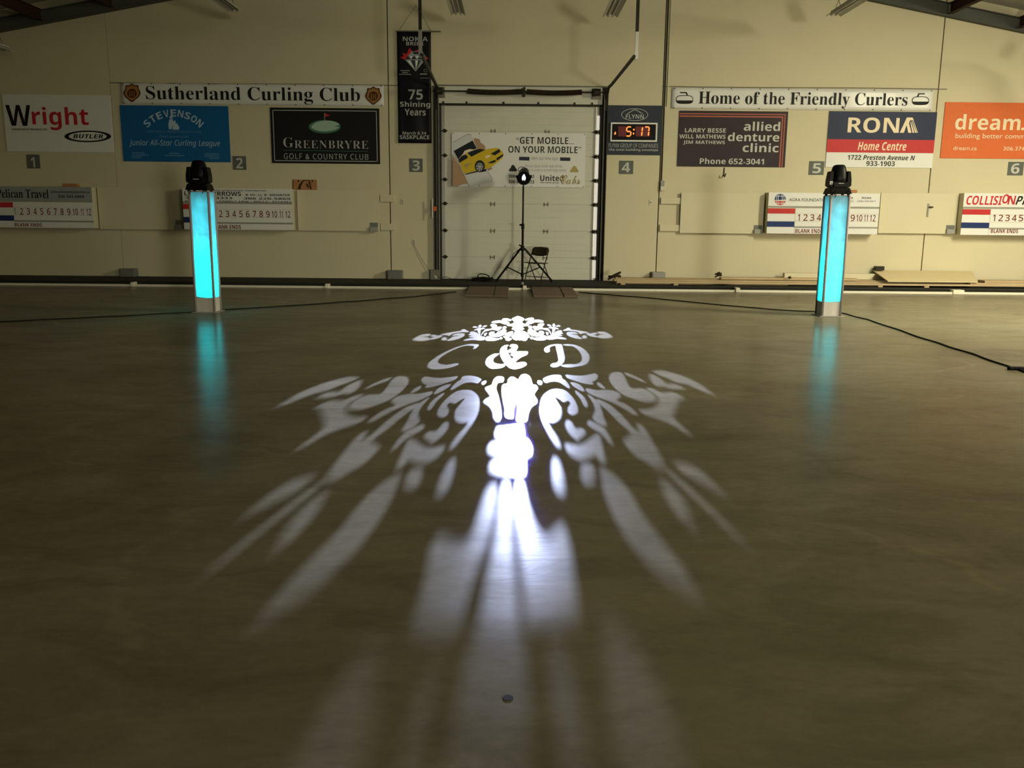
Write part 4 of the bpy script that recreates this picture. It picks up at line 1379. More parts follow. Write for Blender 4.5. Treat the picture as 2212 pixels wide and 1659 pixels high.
# pattern outlines as they fall on the floor: (scale, x origin, y origin, points)
A_ = (9.217, 885, 675)
B_ = (5.821, 910, 735)
C_z = (8.508, 600, 800)
D_z = (6.32, 830, 800)
E_z = (3.206, 420, 960)
F_z = (3.687, 1060, 960)
G_z = (4.022, 560, 660)
PX = (1, 0, 0)
SIDE = [  # left hand half of the ornament
    (A_, [(75, 545), (100, 510), (200, 455), (300, 430), (395, 428), (415, 440), (380, 470), (300, 480), (240, 490), (330, 490), (385, 505), (395, 530), (360, 555), (250, 568), (130, 565)]),
    (A_, [(425, 455), (480, 445), (560, 460), (620, 450), (655, 470), (600, 500), (500, 530), (405, 540), (400, 520), (480, 490), (430, 480)]),
    (A_, [(630, 430), (740, 410), (880, 385), (1010, 365), (1040, 340), (1090, 332), (1130, 355), (1175, 375), (1160, 392), (1050, 392), (930, 405), (850, 425), (800, 460), (770, 470), (760, 455), (690, 450), (640, 445)]),
    (A_, [(845, 458), (900, 428), (1000, 414), (1075, 420), (1095, 435), (1080, 470), (1010, 510), (900, 545), (790, 565), (740, 560), (760, 540), (820, 510), (850, 485), (960, 468), (975, 458), (880, 464)]),
    (A_, [(640, 520), (660, 500), (700, 490), (730, 505), (742, 530), (715, 555), (660, 555), (635, 545)]),
    (A_, [(1258, 285), (1300, 272), (1345, 285), (1350, 300), (1300, 305), (1262, 302)]),
    (A_, [(1365, 280), (1385, 250), (1410, 242), (1430, 258), (1425, 285), (1400, 300), (1375, 298)]),
    (A_, [(1445, 290), (1480, 262), (1530, 255), (1540, 265), (1510, 285), (1460, 298)]),
    (A_, [(1280, 350), (1340, 318), (1400, 305), (1490, 312), (1495, 328), (1430, 340), (1412, 360), (1405, 440), (1395, 465), (1375, 420), (1350, 375), (1345, 350), (1300, 358)]),
    (A_, [(1165, 445), (1200, 420), (1205, 385), (1260, 378), (1330, 400), (1390, 445), (1430, 470), (1500, 490), (1490, 545), (1400, 560), (1270, 548), (1150, 560), (1075, 562), (1100, 535), (1200, 510), (1280, 495), (1175, 490), (1200, 470), (1240, 462)]),
    (A_, [(1420, 440), (1460, 380), (1520, 330), (1600, 325), (1640, 300), (1605, 260), (1620, 235), (1690, 228), (1740, 255), (1740, 285), (1820, 280), (1830, 310), (1790, 345), (1750, 365), (1700, 355), (1640, 345), (1560, 365), (1500, 380), (1450, 430), (1425, 460)]),
    (A_, [(1480, 440), (1490, 415), (1545, 402), (1530, 430), (1510, 465), (1485, 465)]),
    (A_, [(1855, 290), (1890, 272), (1925, 290), (1920, 310), (1885, 322), (1858, 312)]),
    (A_, [(1575, 430), (1590, 395), (1640, 378), (1690, 385), (1680, 412), (1720, 415), (1760, 380), (1830, 350), (1860, 325), (1910, 337), (1922, 375), (1890, 430), (1820, 470), (1720, 488), (1640, 482), (1590, 465)]),
    (A_, [(1515, 490), (1560, 470), (1620, 485), (1680, 505), (1775, 515), (1780, 535), (1700, 562), (1600, 568), (1520, 562), (1508, 530)]),
    (A_, [(1785, 510), (1815, 490), (1845, 505), (1840, 525), (1810, 535), (1790, 525)]),
    (A_, [(1860, 485), (1900, 455), (1905, 420), (1980, 390), (2035, 372), (2060, 395), (2035, 435), (2010, 470), (1970, 490), (1990, 510), (2025, 520), (2010, 550), (1960, 562), (1915, 550), (1900, 510)]),
    (A_, [(1630, 205), (1650, 178), (1750, 158), (1860, 160), (1930, 172), (1985, 205), (1960, 235), (1900, 238), (1840, 220), (1800, 205), (1720, 212), (1640, 212)]),
    (A_, [(1840, 135), (1880, 115), (1950, 120), (2020, 145), (2000, 168), (1900, 155), (1850, 148)]),
    (C_z, [(20, 665), (100, 600), (300, 470), (500, 370), (750, 270), (1000, 190), (1250, 130), (1430, 125), (1470, 145), (1300, 220), (1100, 290), (950, 360), (780, 400), (650, 430), (450, 510), (250, 590), (100, 640)]),
    (C_z, [(730, 495), (850, 430), (1000, 390), (1150, 390), (1200, 340), (1290, 280), (1450, 200), (1530, 190), (1520, 260), (1440, 360), (1330, 430), (1200, 430), (1100, 465), (950, 495), (800, 505)]),
    (C_z, [(1600, 340), (1720, 265), (1900, 185), (2050, 135), (2090, 140), (2000, 200), (1850, 250), (1700, 310)]),
    (C_z, [(680, 690), (850, 600), (1000, 555), (1200, 560), (1350, 490), (1500, 445), (1560, 460), (1420, 540), (1300, 610), (1240, 700), (1260, 780), (1300, 830), (1450, 860), (1620, 850), (1600, 900), (1450, 980), (1200, 1060), (1000, 1130), (800, 1230), (600, 1340), (450, 1430), (380, 1430), (500, 1330), (700, 1180), (850, 1060), (860, 950), (830, 830), (800, 740), (750, 700)]),
    (G_z, [(1245, 615), (1290, 630), (1290, 680), (1230, 750), (1130, 820), (1000, 870), (880, 905), (790, 900), (790, 860), (860, 810), (950, 775), (1050, 770), (1110, 710), (1150, 650), (1195, 618)]),
    (G_z, [(1150, 830), (1200, 790), (1290, 770), (1400, 765), (1500, 745), (1490, 775), (1400, 820), (1300, 855), (1200, 895), (1100, 945), (1000, 1000), (950, 1010), (1000, 960), (1100, 900), (1180, 870)]),
    (D_z, [(510, 120), (560, 85), (640, 95), (750, 105), (880, 95), (990, 80), (1000, 95), (960, 130), (850, 170), (720, 210), (590, 235), (560, 225), (580, 200), (530, 175)]),
    (D_z, [(1070, 85), (1150, 72), (1250, 85), (1325, 120), (1300, 160), (1270, 178), (1200, 165), (1120, 170), (1050, 195), (960, 250), (910, 270), (920, 230), (990, 160), (1040, 130)]),
    (D_z, [(1325, 170), (1350, 145), (1390, 140), (1395, 165), (1365, 198), (1335, 198)]),
    (D_z, [(680, 310), (740, 245), (830, 200), (910, 190), (870, 235), (780, 290), (700, 325)]),
    (D_z, [(365, 295), (430, 240), (500, 210), (490, 250), (430, 290), (375, 305)]),
    (D_z, [(590, 530), (600, 490), (660, 410), (750, 340), (815, 305), (800, 345), (720, 420), (670, 490), (640, 530), (605, 545)]),
    (D_z, [(725, 600), (740, 530), (800, 440), (880, 360), (980, 290), (1100, 265), (1200, 280), (1280, 350), (1300, 450), (1280, 580), (1220, 700), (1130, 830), (1030, 960), (940, 1060), (895, 1070), (900, 1030), (980, 910), (1080, 800), (1140, 710), (1060, 720), (985, 690), (960, 620), (980, 530), (1030, 470), (1100, 380), (1020, 420), (960, 455), (900, 440), (855, 480), (880, 540), (860, 610), (800, 640), (750, 630)]),
    (G_z, [(1380, 845), (1360, 880), (1250, 960), (1130, 1060), (1020, 1140), (980, 1180), (1040, 1235), (1000, 1290), (900, 1380), (770, 1450), (650, 1520), (590, 1480), (640, 1400), (740, 1270), (830, 1160), (900, 1100), (930, 1110), (900, 1170), (990, 1110), (1100, 1010), (1250, 900)]),
    (G_z, [(1480, 800), (1410, 880), (1380, 950), (1390, 1010), (1330, 1060), (1260, 1090), (1245, 1070), (1290, 1000), (1340, 900), (1420, 830)]),
    (G_z, [(1150, 1265), (1180, 1200), (1260, 1110), (1370, 1050), (1420, 1030), (1430, 1065), (1380, 1100), (1290, 1150), (1200, 1230)]),
    (G_z, [(1440, 1120), (1480, 1095), (1540, 1090), (1590, 1030), (1635, 1015), (1640, 1060), (1590, 1130), (1500, 1200), (1490, 1185), (1440, 1150)]),
    (G_z, [(1290, 1170), (1330, 1160), (1390, 1200), (1470, 1240), (1600, 1220), (1590, 1270), (1530, 1330), (1430, 1370), (1330, 1350), (1290, 1340), (1250, 1400), (1190, 1420), (1220, 1330), (1260, 1240)]),
    (E_z, [(1400, 215), (1420, 230), (1370, 370), (1270, 540), (1130, 720), (960, 890), (790, 1030), (600, 1130), (470, 1200), (520, 1100), (680, 930), (850, 750), (1000, 600), (1130, 430), (1270, 290)]),
    (G_z, [(1300, 1440), (1400, 1415), (1410, 1480), (1380, 1570), (1310, 1600), (1270, 1560)]),
    (G_z, [(1690, 1330), (1700, 1380), (1680, 1480), (1650, 1570), (1600, 1640), (1540, 1640), (1560, 1540), (1600, 1440), (1650, 1350)]),
    (E_z, [(810, 225), (760, 290), (620, 370), (470, 440), (370, 490), (400, 440), (540, 330), (680, 250)]),
    (E_z, [(870, 270), (850, 310), (700, 430), (500, 580), (330, 720), (180, 830), (100, 880), (120, 850), (300, 700), (500, 540), (700, 380)]),
    (E_z, [(890, 340), (880, 420), (780, 560), (640, 690), (580, 740), (600, 690), (640, 580), (740, 450)]),
]
MID = [   # letters and the middle of the ornament
    (A_, [(2157, 73), (2110, 85), (2040, 120), (2040, 150), (2080, 180), (2060, 215), (2010, 228), (1940, 250), (1960, 268), (2040, 275), (2060, 300), (2030, 330), (2070, 345), (2100, 372), (2075, 420), (2045, 450), (2030, 490), (2065, 532), (2120, 552), (2150, 540),
          (2190, 552), (2245, 530), (2275, 490), (2262, 450), (2235, 420), (2205, 372), (2240, 345), (2280, 330), (2250, 300), (2275, 275), (2350, 268), (2370, 250), (2305, 228), (2255, 215), (2235, 180), (2275, 150), (2275, 120), (2205, 85)]),
    (B_, [(725, 60), (700, 50), (600, 48), (480, 75), (360, 120), (230, 185), (120, 260), (80, 310), (90, 345), (150, 365), (260, 362), (380, 340), (450, 315), (470, 295), (430, 290), (330, 308), (250, 300), (215, 285), (210, 260), (240, 220), (320, 165), (420, 115), (540, 72), (640, 70), (665, 82), (650, 108), (690, 100)]),
    (B_, [(975, 165), (900, 175), (830, 220), (805, 280), (830, 330), (890, 358), (980, 352), (1045, 330), (1050, 300), (1000, 300), (940, 290), (905, 265), (915, 225), (960, 190)]),
    (B_, [(1095, 60), (1040, 68), (995, 110), (990, 170), (1010, 230), (1050, 290), (1100, 340), (1170, 362), (1250, 345), (1310, 315), (1315, 285), (1270, 275), (1200, 285), (1190, 265), (1250, 215), (1320, 185), (1340, 150), (1300, 140), (1170, 145), (1125, 180), (1135, 195), (1160, 205), (1140, 235), (1110, 195), (1080, 130), (1075, 90)]),
    (B_, [(1115, 65), (1150, 48), (1200, 60), (1212, 95), (1180, 135), (1120, 155), (1088, 140), (1100, 120), (1130, 105), (1135, 85), (1115, 78)]),
    (B_, [(1545, 125), (1560, 90), (1620, 60), (1690, 48), (1760, 50), (1775, 75), (1790, 140), (1805, 210), (1800, 260), (1760, 310), (1700, 338), (1640, 335), (1625, 315), (1650, 290), (1700, 280), (1722, 255), (1715, 200), (1700, 130), (1685, 72), (1650, 75), (1615, 95), (1615, 140), (1570, 152)]),
    (B_, [(1780, 55), (1850, 48), (1940, 60), (2030, 100), (2095, 160), (2115, 215), (2100, 270), (2050, 310), (1950, 332), (1850, 342), (1770, 330), (1765, 312), (1850, 300), (1940, 300), (1995, 280), (2020, 245), (2015, 190), (1970, 120), (1900, 75), (1820, 68)]),
    (D_z, [(1575, 80), (1630, 100), (1620, 160), (1550, 175), (1530, 250), (1560, 360), (1580, 470), (1595, 600), (1570, 690), (1520, 680), (1490, 620), (1480, 560), (1430, 490), (1355, 440), (1380, 390), (1440, 350), (1385, 270), (1380, 230), (1440, 205), (1470, 190), (1490, 130), (1530, 90)]),
    (D_z, [(1755, 90), (1800, 110), (1830, 130), (1870, 70), (1930, 55), (1990, 90), (2025, 190), (2070, 200), (2095, 250), (2045, 330), (2090, 430), (2000, 500), (1960, 580), (1935, 680), (1870, 690), (1815, 680), (1820, 600), (1825, 520), (1835, 430), (1780, 480), (1760, 560), (1755, 640), (1690, 645), (1650, 610), (1650, 520), (1625, 420), (1605, 300), (1615, 200), (1680, 180), (1690, 130), (1720, 95)]),
    (D_z, [(1530, 790), (1560, 770), (1700, 760), (1870, 745), (1895, 780), (1900, 920), (1870, 938), (1700, 935), (1540, 920), (1510, 880)]),
    (D_z, [(1450, 990), (1550, 975), (1750, 965), (1930, 950), (1985, 1000), (2010, 1090), (2000, 1140), (1930, 1165), (1750, 1165), (1500, 1150), (1430, 1120), (1410, 1060)]),
    (D_z, [(1500, 1220), (1650, 1185), (1800, 1180), (1915, 1180), (1920, 1280), (1920, 1390), (1850, 1420), (1650, 1405), (1480, 1390), (1430, 1310)]),
    (E_z, [(2060, 285), (2085, 300), (2080, 420), (2040, 620), (1960, 830), (1890, 1040), (1850, 1180), (1830, 1230), (1600, 1250), (1530, 1180), (1580, 1000), (1620, 820), (1640, 680), (1700, 640), (1780, 690), (1870, 690), (1930, 590), (1980, 430), (2020, 320)]),
    (PX, [(1084.4, 1047), (1078, 1100), (1065.7, 1178), (1053, 1241), (1041, 1312), (1039, 1350), (1119, 1350), (1118, 1320), (1109, 1231), (1103.4, 1136), (1099, 1049.5), (1092, 1044)]),
    (F_z, [(205, 310), (255, 320), (290, 480), (340, 620), (400, 730), (460, 760), (540, 680), (590, 660), (640, 850), (665, 1050), (685, 1280), (600, 1330), (400, 1340), (290, 1350), (270, 1150), (245, 950), (220, 700), (195, 500)]),
    (PX, [(1024, 1375), (1100, 1380), (1128, 1385), (1138, 1500), (1144, 1700), (960, 1700), (992, 1500)]),
    (PX, [(1310, 1365), (1358, 1375), (1420, 1480), (1490, 1700), (1340, 1700), (1318, 1500)]),
    (PX, [(800, 1400), (812, 1430), (800, 1500), (775, 1700), (620, 1700), (700, 1520)]),
    (PX, [(905, 1500), (930, 1500), (900, 1700), (860, 1700)]),
    (PX, [(1190, 1450), (1225, 1440), (1270, 1600), (1285, 1700), (1215, 1700), (1200, 1560)]),
]
# mirror of the left half as the lamp throws it (a plane-to-plane map fixed by matching tips)
src = [(893, 735), (1120, 683), (1114, 736), (1035.7, 871), (971.6, 969), (1045.2, 827), (602, 878), (644.7, 968), (451, 1234), (566.6, 1334), (888, 1058), (869.5, 812)]
dst = [(1322.3, 732), (1120, 683), (1114, 736), (1166, 868), (1214, 969.5), (1167, 825), (1537, 852.7), (1492.6, 932), (1605, 1174), (1496.7, 1272), (1269, 1049.5), (1333.5, 804)]
rows = []
N = lambda p: ((p[0] - 1106) / 500, (p[1] - 850) / 500)
for p, q in zip(src, dst):
    (x, y), (u, v) = N(p), N(q)
    rows.append([x, y, 1, 0, 0, 0, -u * x, -u * y, -u])
    rows.append([0, 0, 0, x, y, 1, -v * x, -v * y, -v])
_, _, vt = np.linalg.svd(np.array(rows))
Hm = vt[-1].reshape(3, 3)


def mirror(p):
    x, y = N(p)
    r = Hm @ np.array([x, y, 1])
    return r[0] / r[2] * 500 + 1106, r[1] / r[2] * 500 + 850


holes = []
for (k, ox, oy), pts in SIDE:
    left = [(ox + x / k, oy + y / k) for x, y in pts]
    holes += [left, [mirror(p) for p in left]]
for (k, ox, oy), pts in MID:
    holes.append([(ox + x / k, oy + y / k) for x, y in pts])


def plate_uv(px, py):
    x, y = flo(px, min(py, 1720))
    v = Vector((x, y, 0)) - LAMP
    return v.dot(GE1) / v.dot(AX), v.dot(GE2) / v.dot(AX)


def focus(a_, b_):
    """distance of the bowed plate along each ray: near the source where the throw is out of focus"""
    soft_ = .0007 + .0060 * np.clip((b_ - .052) / .085, 0, 1) ** 1.3 + .0055 * np.clip((np.abs(a_) - .045) / .14, 0, 1) ** 1.2
    return 2 * SRC / np.clip(soft_, .0007, .0060)


# the pattern plate: a blackened, bowed sheet cut through row by row
polys = [np.array([plate_uv(*p) for p in smooth(h_, 4)]) for h_ in holes]
gu = max(float(np.abs(p[:, 0]).max()) for p in polys) + .002
vlo = min(float(p[:, 1].min()) for p in polys) - .002
vhi = max(float(p[:, 1].max()) for p in polys) + .002
NU, NV = 1200, 960
xs = (np.arange(NU) + .5) / NU * 2 * gu - gu
ys_ = (np.arange(NV) + .5) / NV * (vhi - vlo) + vlo
open_ = np.zeros((NV, NU), bool)
for ip, p in enumerate(polys):
    i0, i1 = np.searchsorted(xs, (p[:, 0].min(), p[:, 0].max()))
    j0, j1 = np.searchsorted(ys_, (p[:, 1].min(), p[:, 1].max()))
    if i1 <= i0 or j1 <= j0:
        continue
    X_, Y_ = np.meshgrid(xs[i0:i1], ys_[j0:j1])
    ins = np.zeros(X_.shape, bool)
    q = np.roll(p, -1, 0)
    for (ax_, ay_), (bx_, by_) in zip(p, q):
        if ay_ == by_:
            continue
        c_ = ((ay_ > Y_) != (by_ > Y_)) & (X_ < (bx_ - ax_) * (Y_ - ay_) / (by_ - ay_) + ax_)
        ins ^= c_
    if ip >= len(polys) - 5:                           # the faintest streaks are cut as fine slots only
        ins &= (np.arange(j0, j1) % 5 < 2)[:, None]
    open_[j0:j1, i0:i1] |= ins
cu_, cv_ = 2 * gu / NU, (vhi - vlo) / NV
quads = []
for j in range(NV):
    v0_ = vlo + j * cv_
    ch = np.flatnonzero(np.diff(np.concatenate(([False], ~open_[j], [False])).astype(int)))
    for a_, b_ in zip(ch[::2], ch[1::2]):
        cuts = [a_] + [k for k in range((a_ // 30 + 1) * 30, b_, 30)] + [b_]
        for c0_, c1_ in zip(cuts, cuts[1:]):
            quads.append((-gu + c0_ * cu_, -gu + c1_ * cu_, v0_, v0_ + cv_ * 1.004))
WIDE = .30
for k in range(30):                                    # blank margin round the pattern
    e0, e1 = -WIDE + 2 * WIDE * k / 30, -WIDE + 2 * WIDE * (k + 1) / 30
    for m_ in range(6):
        for w0, w1 in (((-WIDE + (vlo + WIDE) * m_ / 6, -WIDE + (vlo + WIDE) * (m_ + 1) / 6)), (vhi + (WIDE - vhi) * m_ / 6, vhi + (WIDE - vhi) * (m_ + 1) / 6)):
            quads.append((e0, e1, w0, w1))
    f0, f1 = vlo + (vhi - vlo) * k / 30, vlo + (vhi - vlo) * (k + 1) / 30
    for m_ in range(4):
        quads.append((-WIDE + (WIDE - gu) * m_ / 4, -WIDE + (WIDE - gu) * (m_ + 1) / 4, f0, f1))
        quads.append((gu + (WIDE - gu) * m_ / 4, gu + (WIDE - gu) * (m_ + 1) / 4, f0, f1))
Q = np.array(quads)
CA = np.stack([Q[:, 0], Q[:, 1], Q[:, 1], Q[:, 0]], 1).ravel()
CB = np.stack([Q[:, 2], Q[:, 2], Q[:, 3], Q[:, 3]], 1).ravel()
TT = focus(CA, CB)
PTS = np.array(LAMP)[None] + (np.array(AX)[None] + CA[:, None] * np.array(GE1)[None] + CB[:, None] * np.array(GE2)[None]) * TT[:, None]
plate = MB()
plate.v = [tuple(p) for p in PTS]
plate.f = [(4 * k, 4 * k + 1, 4 * k + 2, 4 * k + 3) for k in range(len(quads))]

lamp = thing('spotlight', (LX, 19.6, LZ - .1), 'black spotlight with a bright white lens on top of the tripod stand', 'stage light')
plate.build('pattern_plate', 'blackm', lamp)
hs = MB()
prof = [(-.12, .02), (-.12, .09), (-.06, .115), (.08, .12), (.31, .12), (.315, .138), (.365, .138), (.365, .088)]
n, vs, fs = 32, [], []
for d, r_ in prof:
    for k in range(n):
        a_ = 2 * math.pi * k / n
        vs.append(LAMP + AX * d + (GE1 * math.cos(a_) + GE2 * math.sin(a_)) * r_)
for j in range(len(prof) - 1):
    for k in range(n):
        fs.append((j * n + k, j * n + (k + 1) % n, (j + 1) * n + (k + 1) % n, (j + 1) * n + k))
fs.append(tuple(range(n)))
hs.add(vs, fs).build('housing', 'blackp', lamp)
MB().disc(LAMP + AX * .366, AX, .10, 32, .078).build('lens_rim', 'blackp', lamp)
vs = [LAMP + AX * .34 + GE1 * .040 * math.cos(a_) + GE2 * (.058 * math.sin(a_) - .012) for a_ in [2 * math.pi * k / 28 for k in range(28)]]
MB().add(vs, [tuple(range(28))]).build('lens', 'lens', lamp)
MID_ = LAMP + AX * .24
for sg in (-1, 1):
    MB().tube([MID_ + GE1 * sg * .12, MID_ + GE1 * sg * .175], .026, 12).build('tilt_knob', 'blackm', lamp)
yk = [MID_ + GE1 * .15 * math.cos(a_) + Vector((0, 0, -1)) * .17 * math.sin(a_) for a_ in [math.pi * k / 12 for k in range(13)]]
MB().tube(yk, .012, 6).build('yoke', 'blackm', lamp)
cl = MB()
for k, (r_, dx, dz) in enumerate(((.07, -.05, .17), (.06, .03, .15), (.05, .0, .18))):
    pts = [LAMP + AX * .26 + Vector((dx + r_ * math.cos(a_), .02 * k, dz + .8 * r_ * math.sin(a_) - .02)) for a_ in [2 * math.pi * i / 18 for i in range(18)]]
    cl.tube(pts, .006, 5, closed=True)
cl.build('cable_loops', 'cable', lamp)
# the lamp's own light, and the softer blue fringe its lens throws
for nm, en, colr, rad in (('projector_beam', 46000, (.57, .66, .98), SRC), ('projector_fringe', 2600, (.07, .05, 1.0), SRC * 2.8)):
    l = add_light(nm, 'SPOT', LAMP, LAMP + AX, en, colr, shadow_soft_size=rad, spot_size=math.radians(25), spot_blend=.4)
    l.parent = lamp
    l.location = LAMP - parent_loc(lamp)

# tripod
ty = 19.72
tb = Vector((MID_.x - .01, MID_.y, PH))
st = thing('tripod_stand', (tb.x, tb.y, PH), 'black tripod stand holding the spotlight in front of the overhead door', 'tripod')
zc = at(1129, 537, MID_.y)[1]
zm = at(1129, 488, MID_.y)[1]
MB().tube([(tb.x, tb.y, PH + .12), (tb.x, tb.y, zm)], .026, 12).build('lower_pole', 'blackm', st, smooth_=True)
MB().tube([(tb.x, tb.y, zm - .02), (tb.x, tb.y, MID_.z - .185)], .019, 12).build('upper_pole', 'blackm', st, smooth_=True)
MB().tube([(tb.x, tb.y, zm - .07), (tb.x, tb.y, zm + .05)], .036, 12).build('pole_collar', 'blackp', st)
MB().tube([(tb.x - .075, tb.y, zm + .02), (tb.x - .02, tb.y, zm + .02)], .018, 8).build('clamp_knob', 'blackp', st)
MB().tube([(tb.x, tb.y, zc - .05), (tb.x, tb.y, zc + .06)], .042, 12).build('leg_collar', 'blackp', st)
MB().tube([(tb.x - .08, tb.y, zc + .08), (tb.x - .02, tb.y, zc + .05)], .016, 8).build('clamp_knob', 'blackp', st)
MB().tube([(tb.x, tb.y, PH + .14), (tb.x, tb.y, PH + .22)], .036, 12).build('brace_collar', 'blackp', st)
fl_, fr_ = flo(1064, 607, PH), flo(1190.5, 607, PH)
feet = [Vector((fl_[0] + .10, 19.92, PH)), Vector((fr_[0], 19.92, PH)), Vector((tb.x, 19.10, PH))]
for f in feet:
    topp = Vector((tb.x, tb.y, zc)) + (f - tb).normalized() * .05
    lg = MB().tube([topp, f + Vector((0, 0, .03))], .022, 8).build('leg', 'blackm', st)
    MB().tube([f + Vector((0, 0, .0)), f + Vector((0, 0, .05))], .03, 8).build('rubber_foot', 'boxl' if f.y < 19.5 else 'blackp', lg)
    midp = topp.lerp(f, .56)
    MB().tube([Vector((tb.x, tb.y, PH + .18)), midp], .014, 6).build('brace', 'blackm', st)
MB().tube([(tb.x - .03, tb.y, zc + .02), (tb.x - .2, tb.y + .1, zc - .12), (tb.x - .28, tb.y + .2, zc - .35), (tb.x - .36, tb.y + .28, zc - .5)], .007, 6).build('lamp_cord', 'cable', st)

# folding chair behind the tripod
ch = thing('folding_chair', (0, 0, 0), 'brown metal folding chair standing behind the right leg of the tripod', 'chair')
cw, hs_ = .21, .44
sd = lambda x: [(x, .20, 0), (x, .06, .36), (x, -.09, .74)]
def frame_u():
    pl = [(-cw, .22, .012), (-cw, .05, .40), (-cw, -.10, .70), (-cw + .03, -.118, .755), (0, -.122, .765), (cw - .03, -.118, .755), (cw, -.10, .70), (cw, .05, .40), (cw, .22, .012)]
    return MB().tube(pl, .012, 8)
frame_u().build('front_frame', 'chair', ch, smooth_=True)
for sx in (-1, 1):
    MB().tube([(sx * (cw - .02), .06, .42), (sx * (cw - .02), -.22, .012)], .011, 8).build('rear_leg', 'chair', ch, smooth_=True)
MB().tube([(-cw, .17, .13), (cw, .17, .13)], .008, 6).build('stretcher', 'chair', ch)
MB().tube([(-cw + .02, -.15, .11), (cw - .02, -.15, .11)], .008, 6).build('stretcher', 'chair', ch)
vs, fs = [], []
nx, ny = 8, 8
for j in range(ny + 1):
    for i in range(nx + 1):
        u, v = i / nx * 2 - 1, j / ny
        wv = cw - .015 - .02 * (1 - v)
        vs.append((u * wv, -.14 + .41 * v, .43 + .02 * v - .018 * (1 - u * u) * math.sin(math.pi * v)))
for j in range(ny):
    for i in range(nx):
        k = j * (nx + 1) + i
        fs.append((k, k + 1, k + nx + 2, k + nx + 1))
o = MB().add(vs, fs).build('seat', 'chair', ch, smooth_=True)
sm = o.modifiers.new('thickness', 'SOLIDIFY'); sm.thickness = .018
vs, fs = [], []
for j in range(5):
    for i in range(nx + 1):
        u, v = i / nx * 2 - 1, j / 4
        lo_ = .605 - .03 * (1 - u * u)
        z_ = lo_ + (.76 - .03 * abs(u) ** 6 - lo_) * v
        vs.append((u * cw, -.05 - .068 * (z_ - .60) / .2 - .025 * (1 - u * u), z_))
for j in range(4):
    for i in range(nx):
        k = j * (nx + 1) + i
        fs.append((k, k + 1, k + nx + 2, k + nx + 1))
o = MB().add(vs, fs).build('backrest', 'chair', ch, smooth_=True)
sm = o.modifiers.new('thickness', 'SOLIDIFY'); sm.thickness = .014
cpos = flo(1162, 611, PH)
ch.location = (cpos[0], 19.72, PH)
ch.rotation_euler = (0, 0, math.radians(180 - 35))

# black cord coil and loose cords on the walkway
t = thing('cable_coil', (flo(1044, 607, PH)[0], 19.9, PH), 'tangled coil of black cord at the left foot of the tripod', 'cable')
x0, y0 = t.location.x, t.location.y
cl = MB()
for k in range(9):
    r_ = .09 + .05 * random.random()
    tilt = .1 + .5 * random.random() * (k % 3 == 0)
    pts = [(x0 + .12 * math.sin(k * 2.1) + r_ * 1.2 * math.cos(a_), y0 + .05 * math.cos(k) + r_ * .8 * math.sin(a_), PH + .014 + .006 * k + tilt * r_ * (1 + math.sin(a_ + k)) * .9) for a_ in [2 * math.pi * i / 20 for i in range(20)]]
    cl.tube(pts, .012, 6, closed=True)
cl.build('coil', 'cable', t)
pts = []
for k, (px, py) in enumerate(((945, 600), (965, 598), (982, 607), (1000, 604), (1012, 606), (1022, 609), (1036, 609), (1041, 597), (1047, 601), (1052, 608))):
    x, z = at(px, py, 19.95)
    pts.append((x, 19.95 + .03 * math.sin(k), max(z, PH + .008)))
MB().tube(pts, .006, 5).build('loose_end', 'cable', t)


def floor_cable(pts_px, label, r=.008, plug=False):
    pts = [(*flo(px, py), r) for px, py in pts_px]
    out = []
    for i in range(len(pts) - 1):
        for k in range(10):
            t_ = k / 10
            a_, b_ = Vector(pts[i]), Vector(pts[i + 1])
            q = a_.lerp(b_, t_)
            q.x += .012 * math.sin(i * 3 + k * .9)
            q.y += .02 * math.sin(i * 2 + k * .7)
            out.append(tuple(q))
    out.append(pts[-1])
    mid = Vector(out[len(out) // 2])
    t = thing('floor_cable', (mid.x, mid.y, 0), label, 'cable', 'black cables across the concrete floor')
    MB().tube(out, r, 6).build('cord', 'cable', t)
    if plug:
        e_ = flo(*plug)
        MB().box(e_[0] - .10, e_[0] + .07, e_[1] - .03, e_[1] + .03, 0, .035).build('connector', 'cable', t, .008)
    return t


floor_cable([(-60, 699), (80, 692), (250, 684), (420, 675)], 'black cable from the left cyan column to the left edge of the floor')
floor_cable([(468, 671), (600, 663), (760, 652), (900, 641), (985, 631)], 'black cable between the left cyan column and the walkway', .009)
floor_cable([(1250, 632), (1310, 637), (1420, 646), (1560, 660), (1690, 671), (1768, 674.5)], 'black cable between the right brown mat and the right cyan column', .009)
floor_cable([(1818, 677), (1880, 693), (2000, 734), (2110, 769), (2260, 822)], 'black cable from the right cyan column to the right edge of the floor', .009, (2198, 799))

# brown ramp mats against the walkway
for pa, pb_, seam, nm in (((1004, 641), (1098, 641), 1066, 'left'), ((1152, 642), (1247, 641), 1217, 'right')):
    xl, yf = flo(*pa)
    xr_, _ = flo(*pb_)
    xs_ = flo(seam, 641)[0]
    t = thing('ramp_mat', ((xl + xr_) / 2, yf, 0), 'brown rubber ramp mat leaning on the walkway edge, the %s one of two' % nm, 'mat', 'brown ramp mats at the walkway')
    for a_, b_ in ((xl, xs_ - .008), (xs_ + .008, xr_)):
        vs = []
        for x in (a_, b_):
            vs += [(x, yf, 0), (x, yf, .035), (x, PY - .02, .062), (x, PY - .02, 0)]
        MB().add(vs, [(0, 3, 2, 1), (4, 5, 6, 7), (0, 1, 5, 4), (1, 2, 6, 5), (2, 3, 7, 6), (3, 0, 4, 7)]).build('mat_section', 'brown', t, .006)

# ================================================================== lumber along the wall, right
LG = 'loose boards along the foot of the wall'


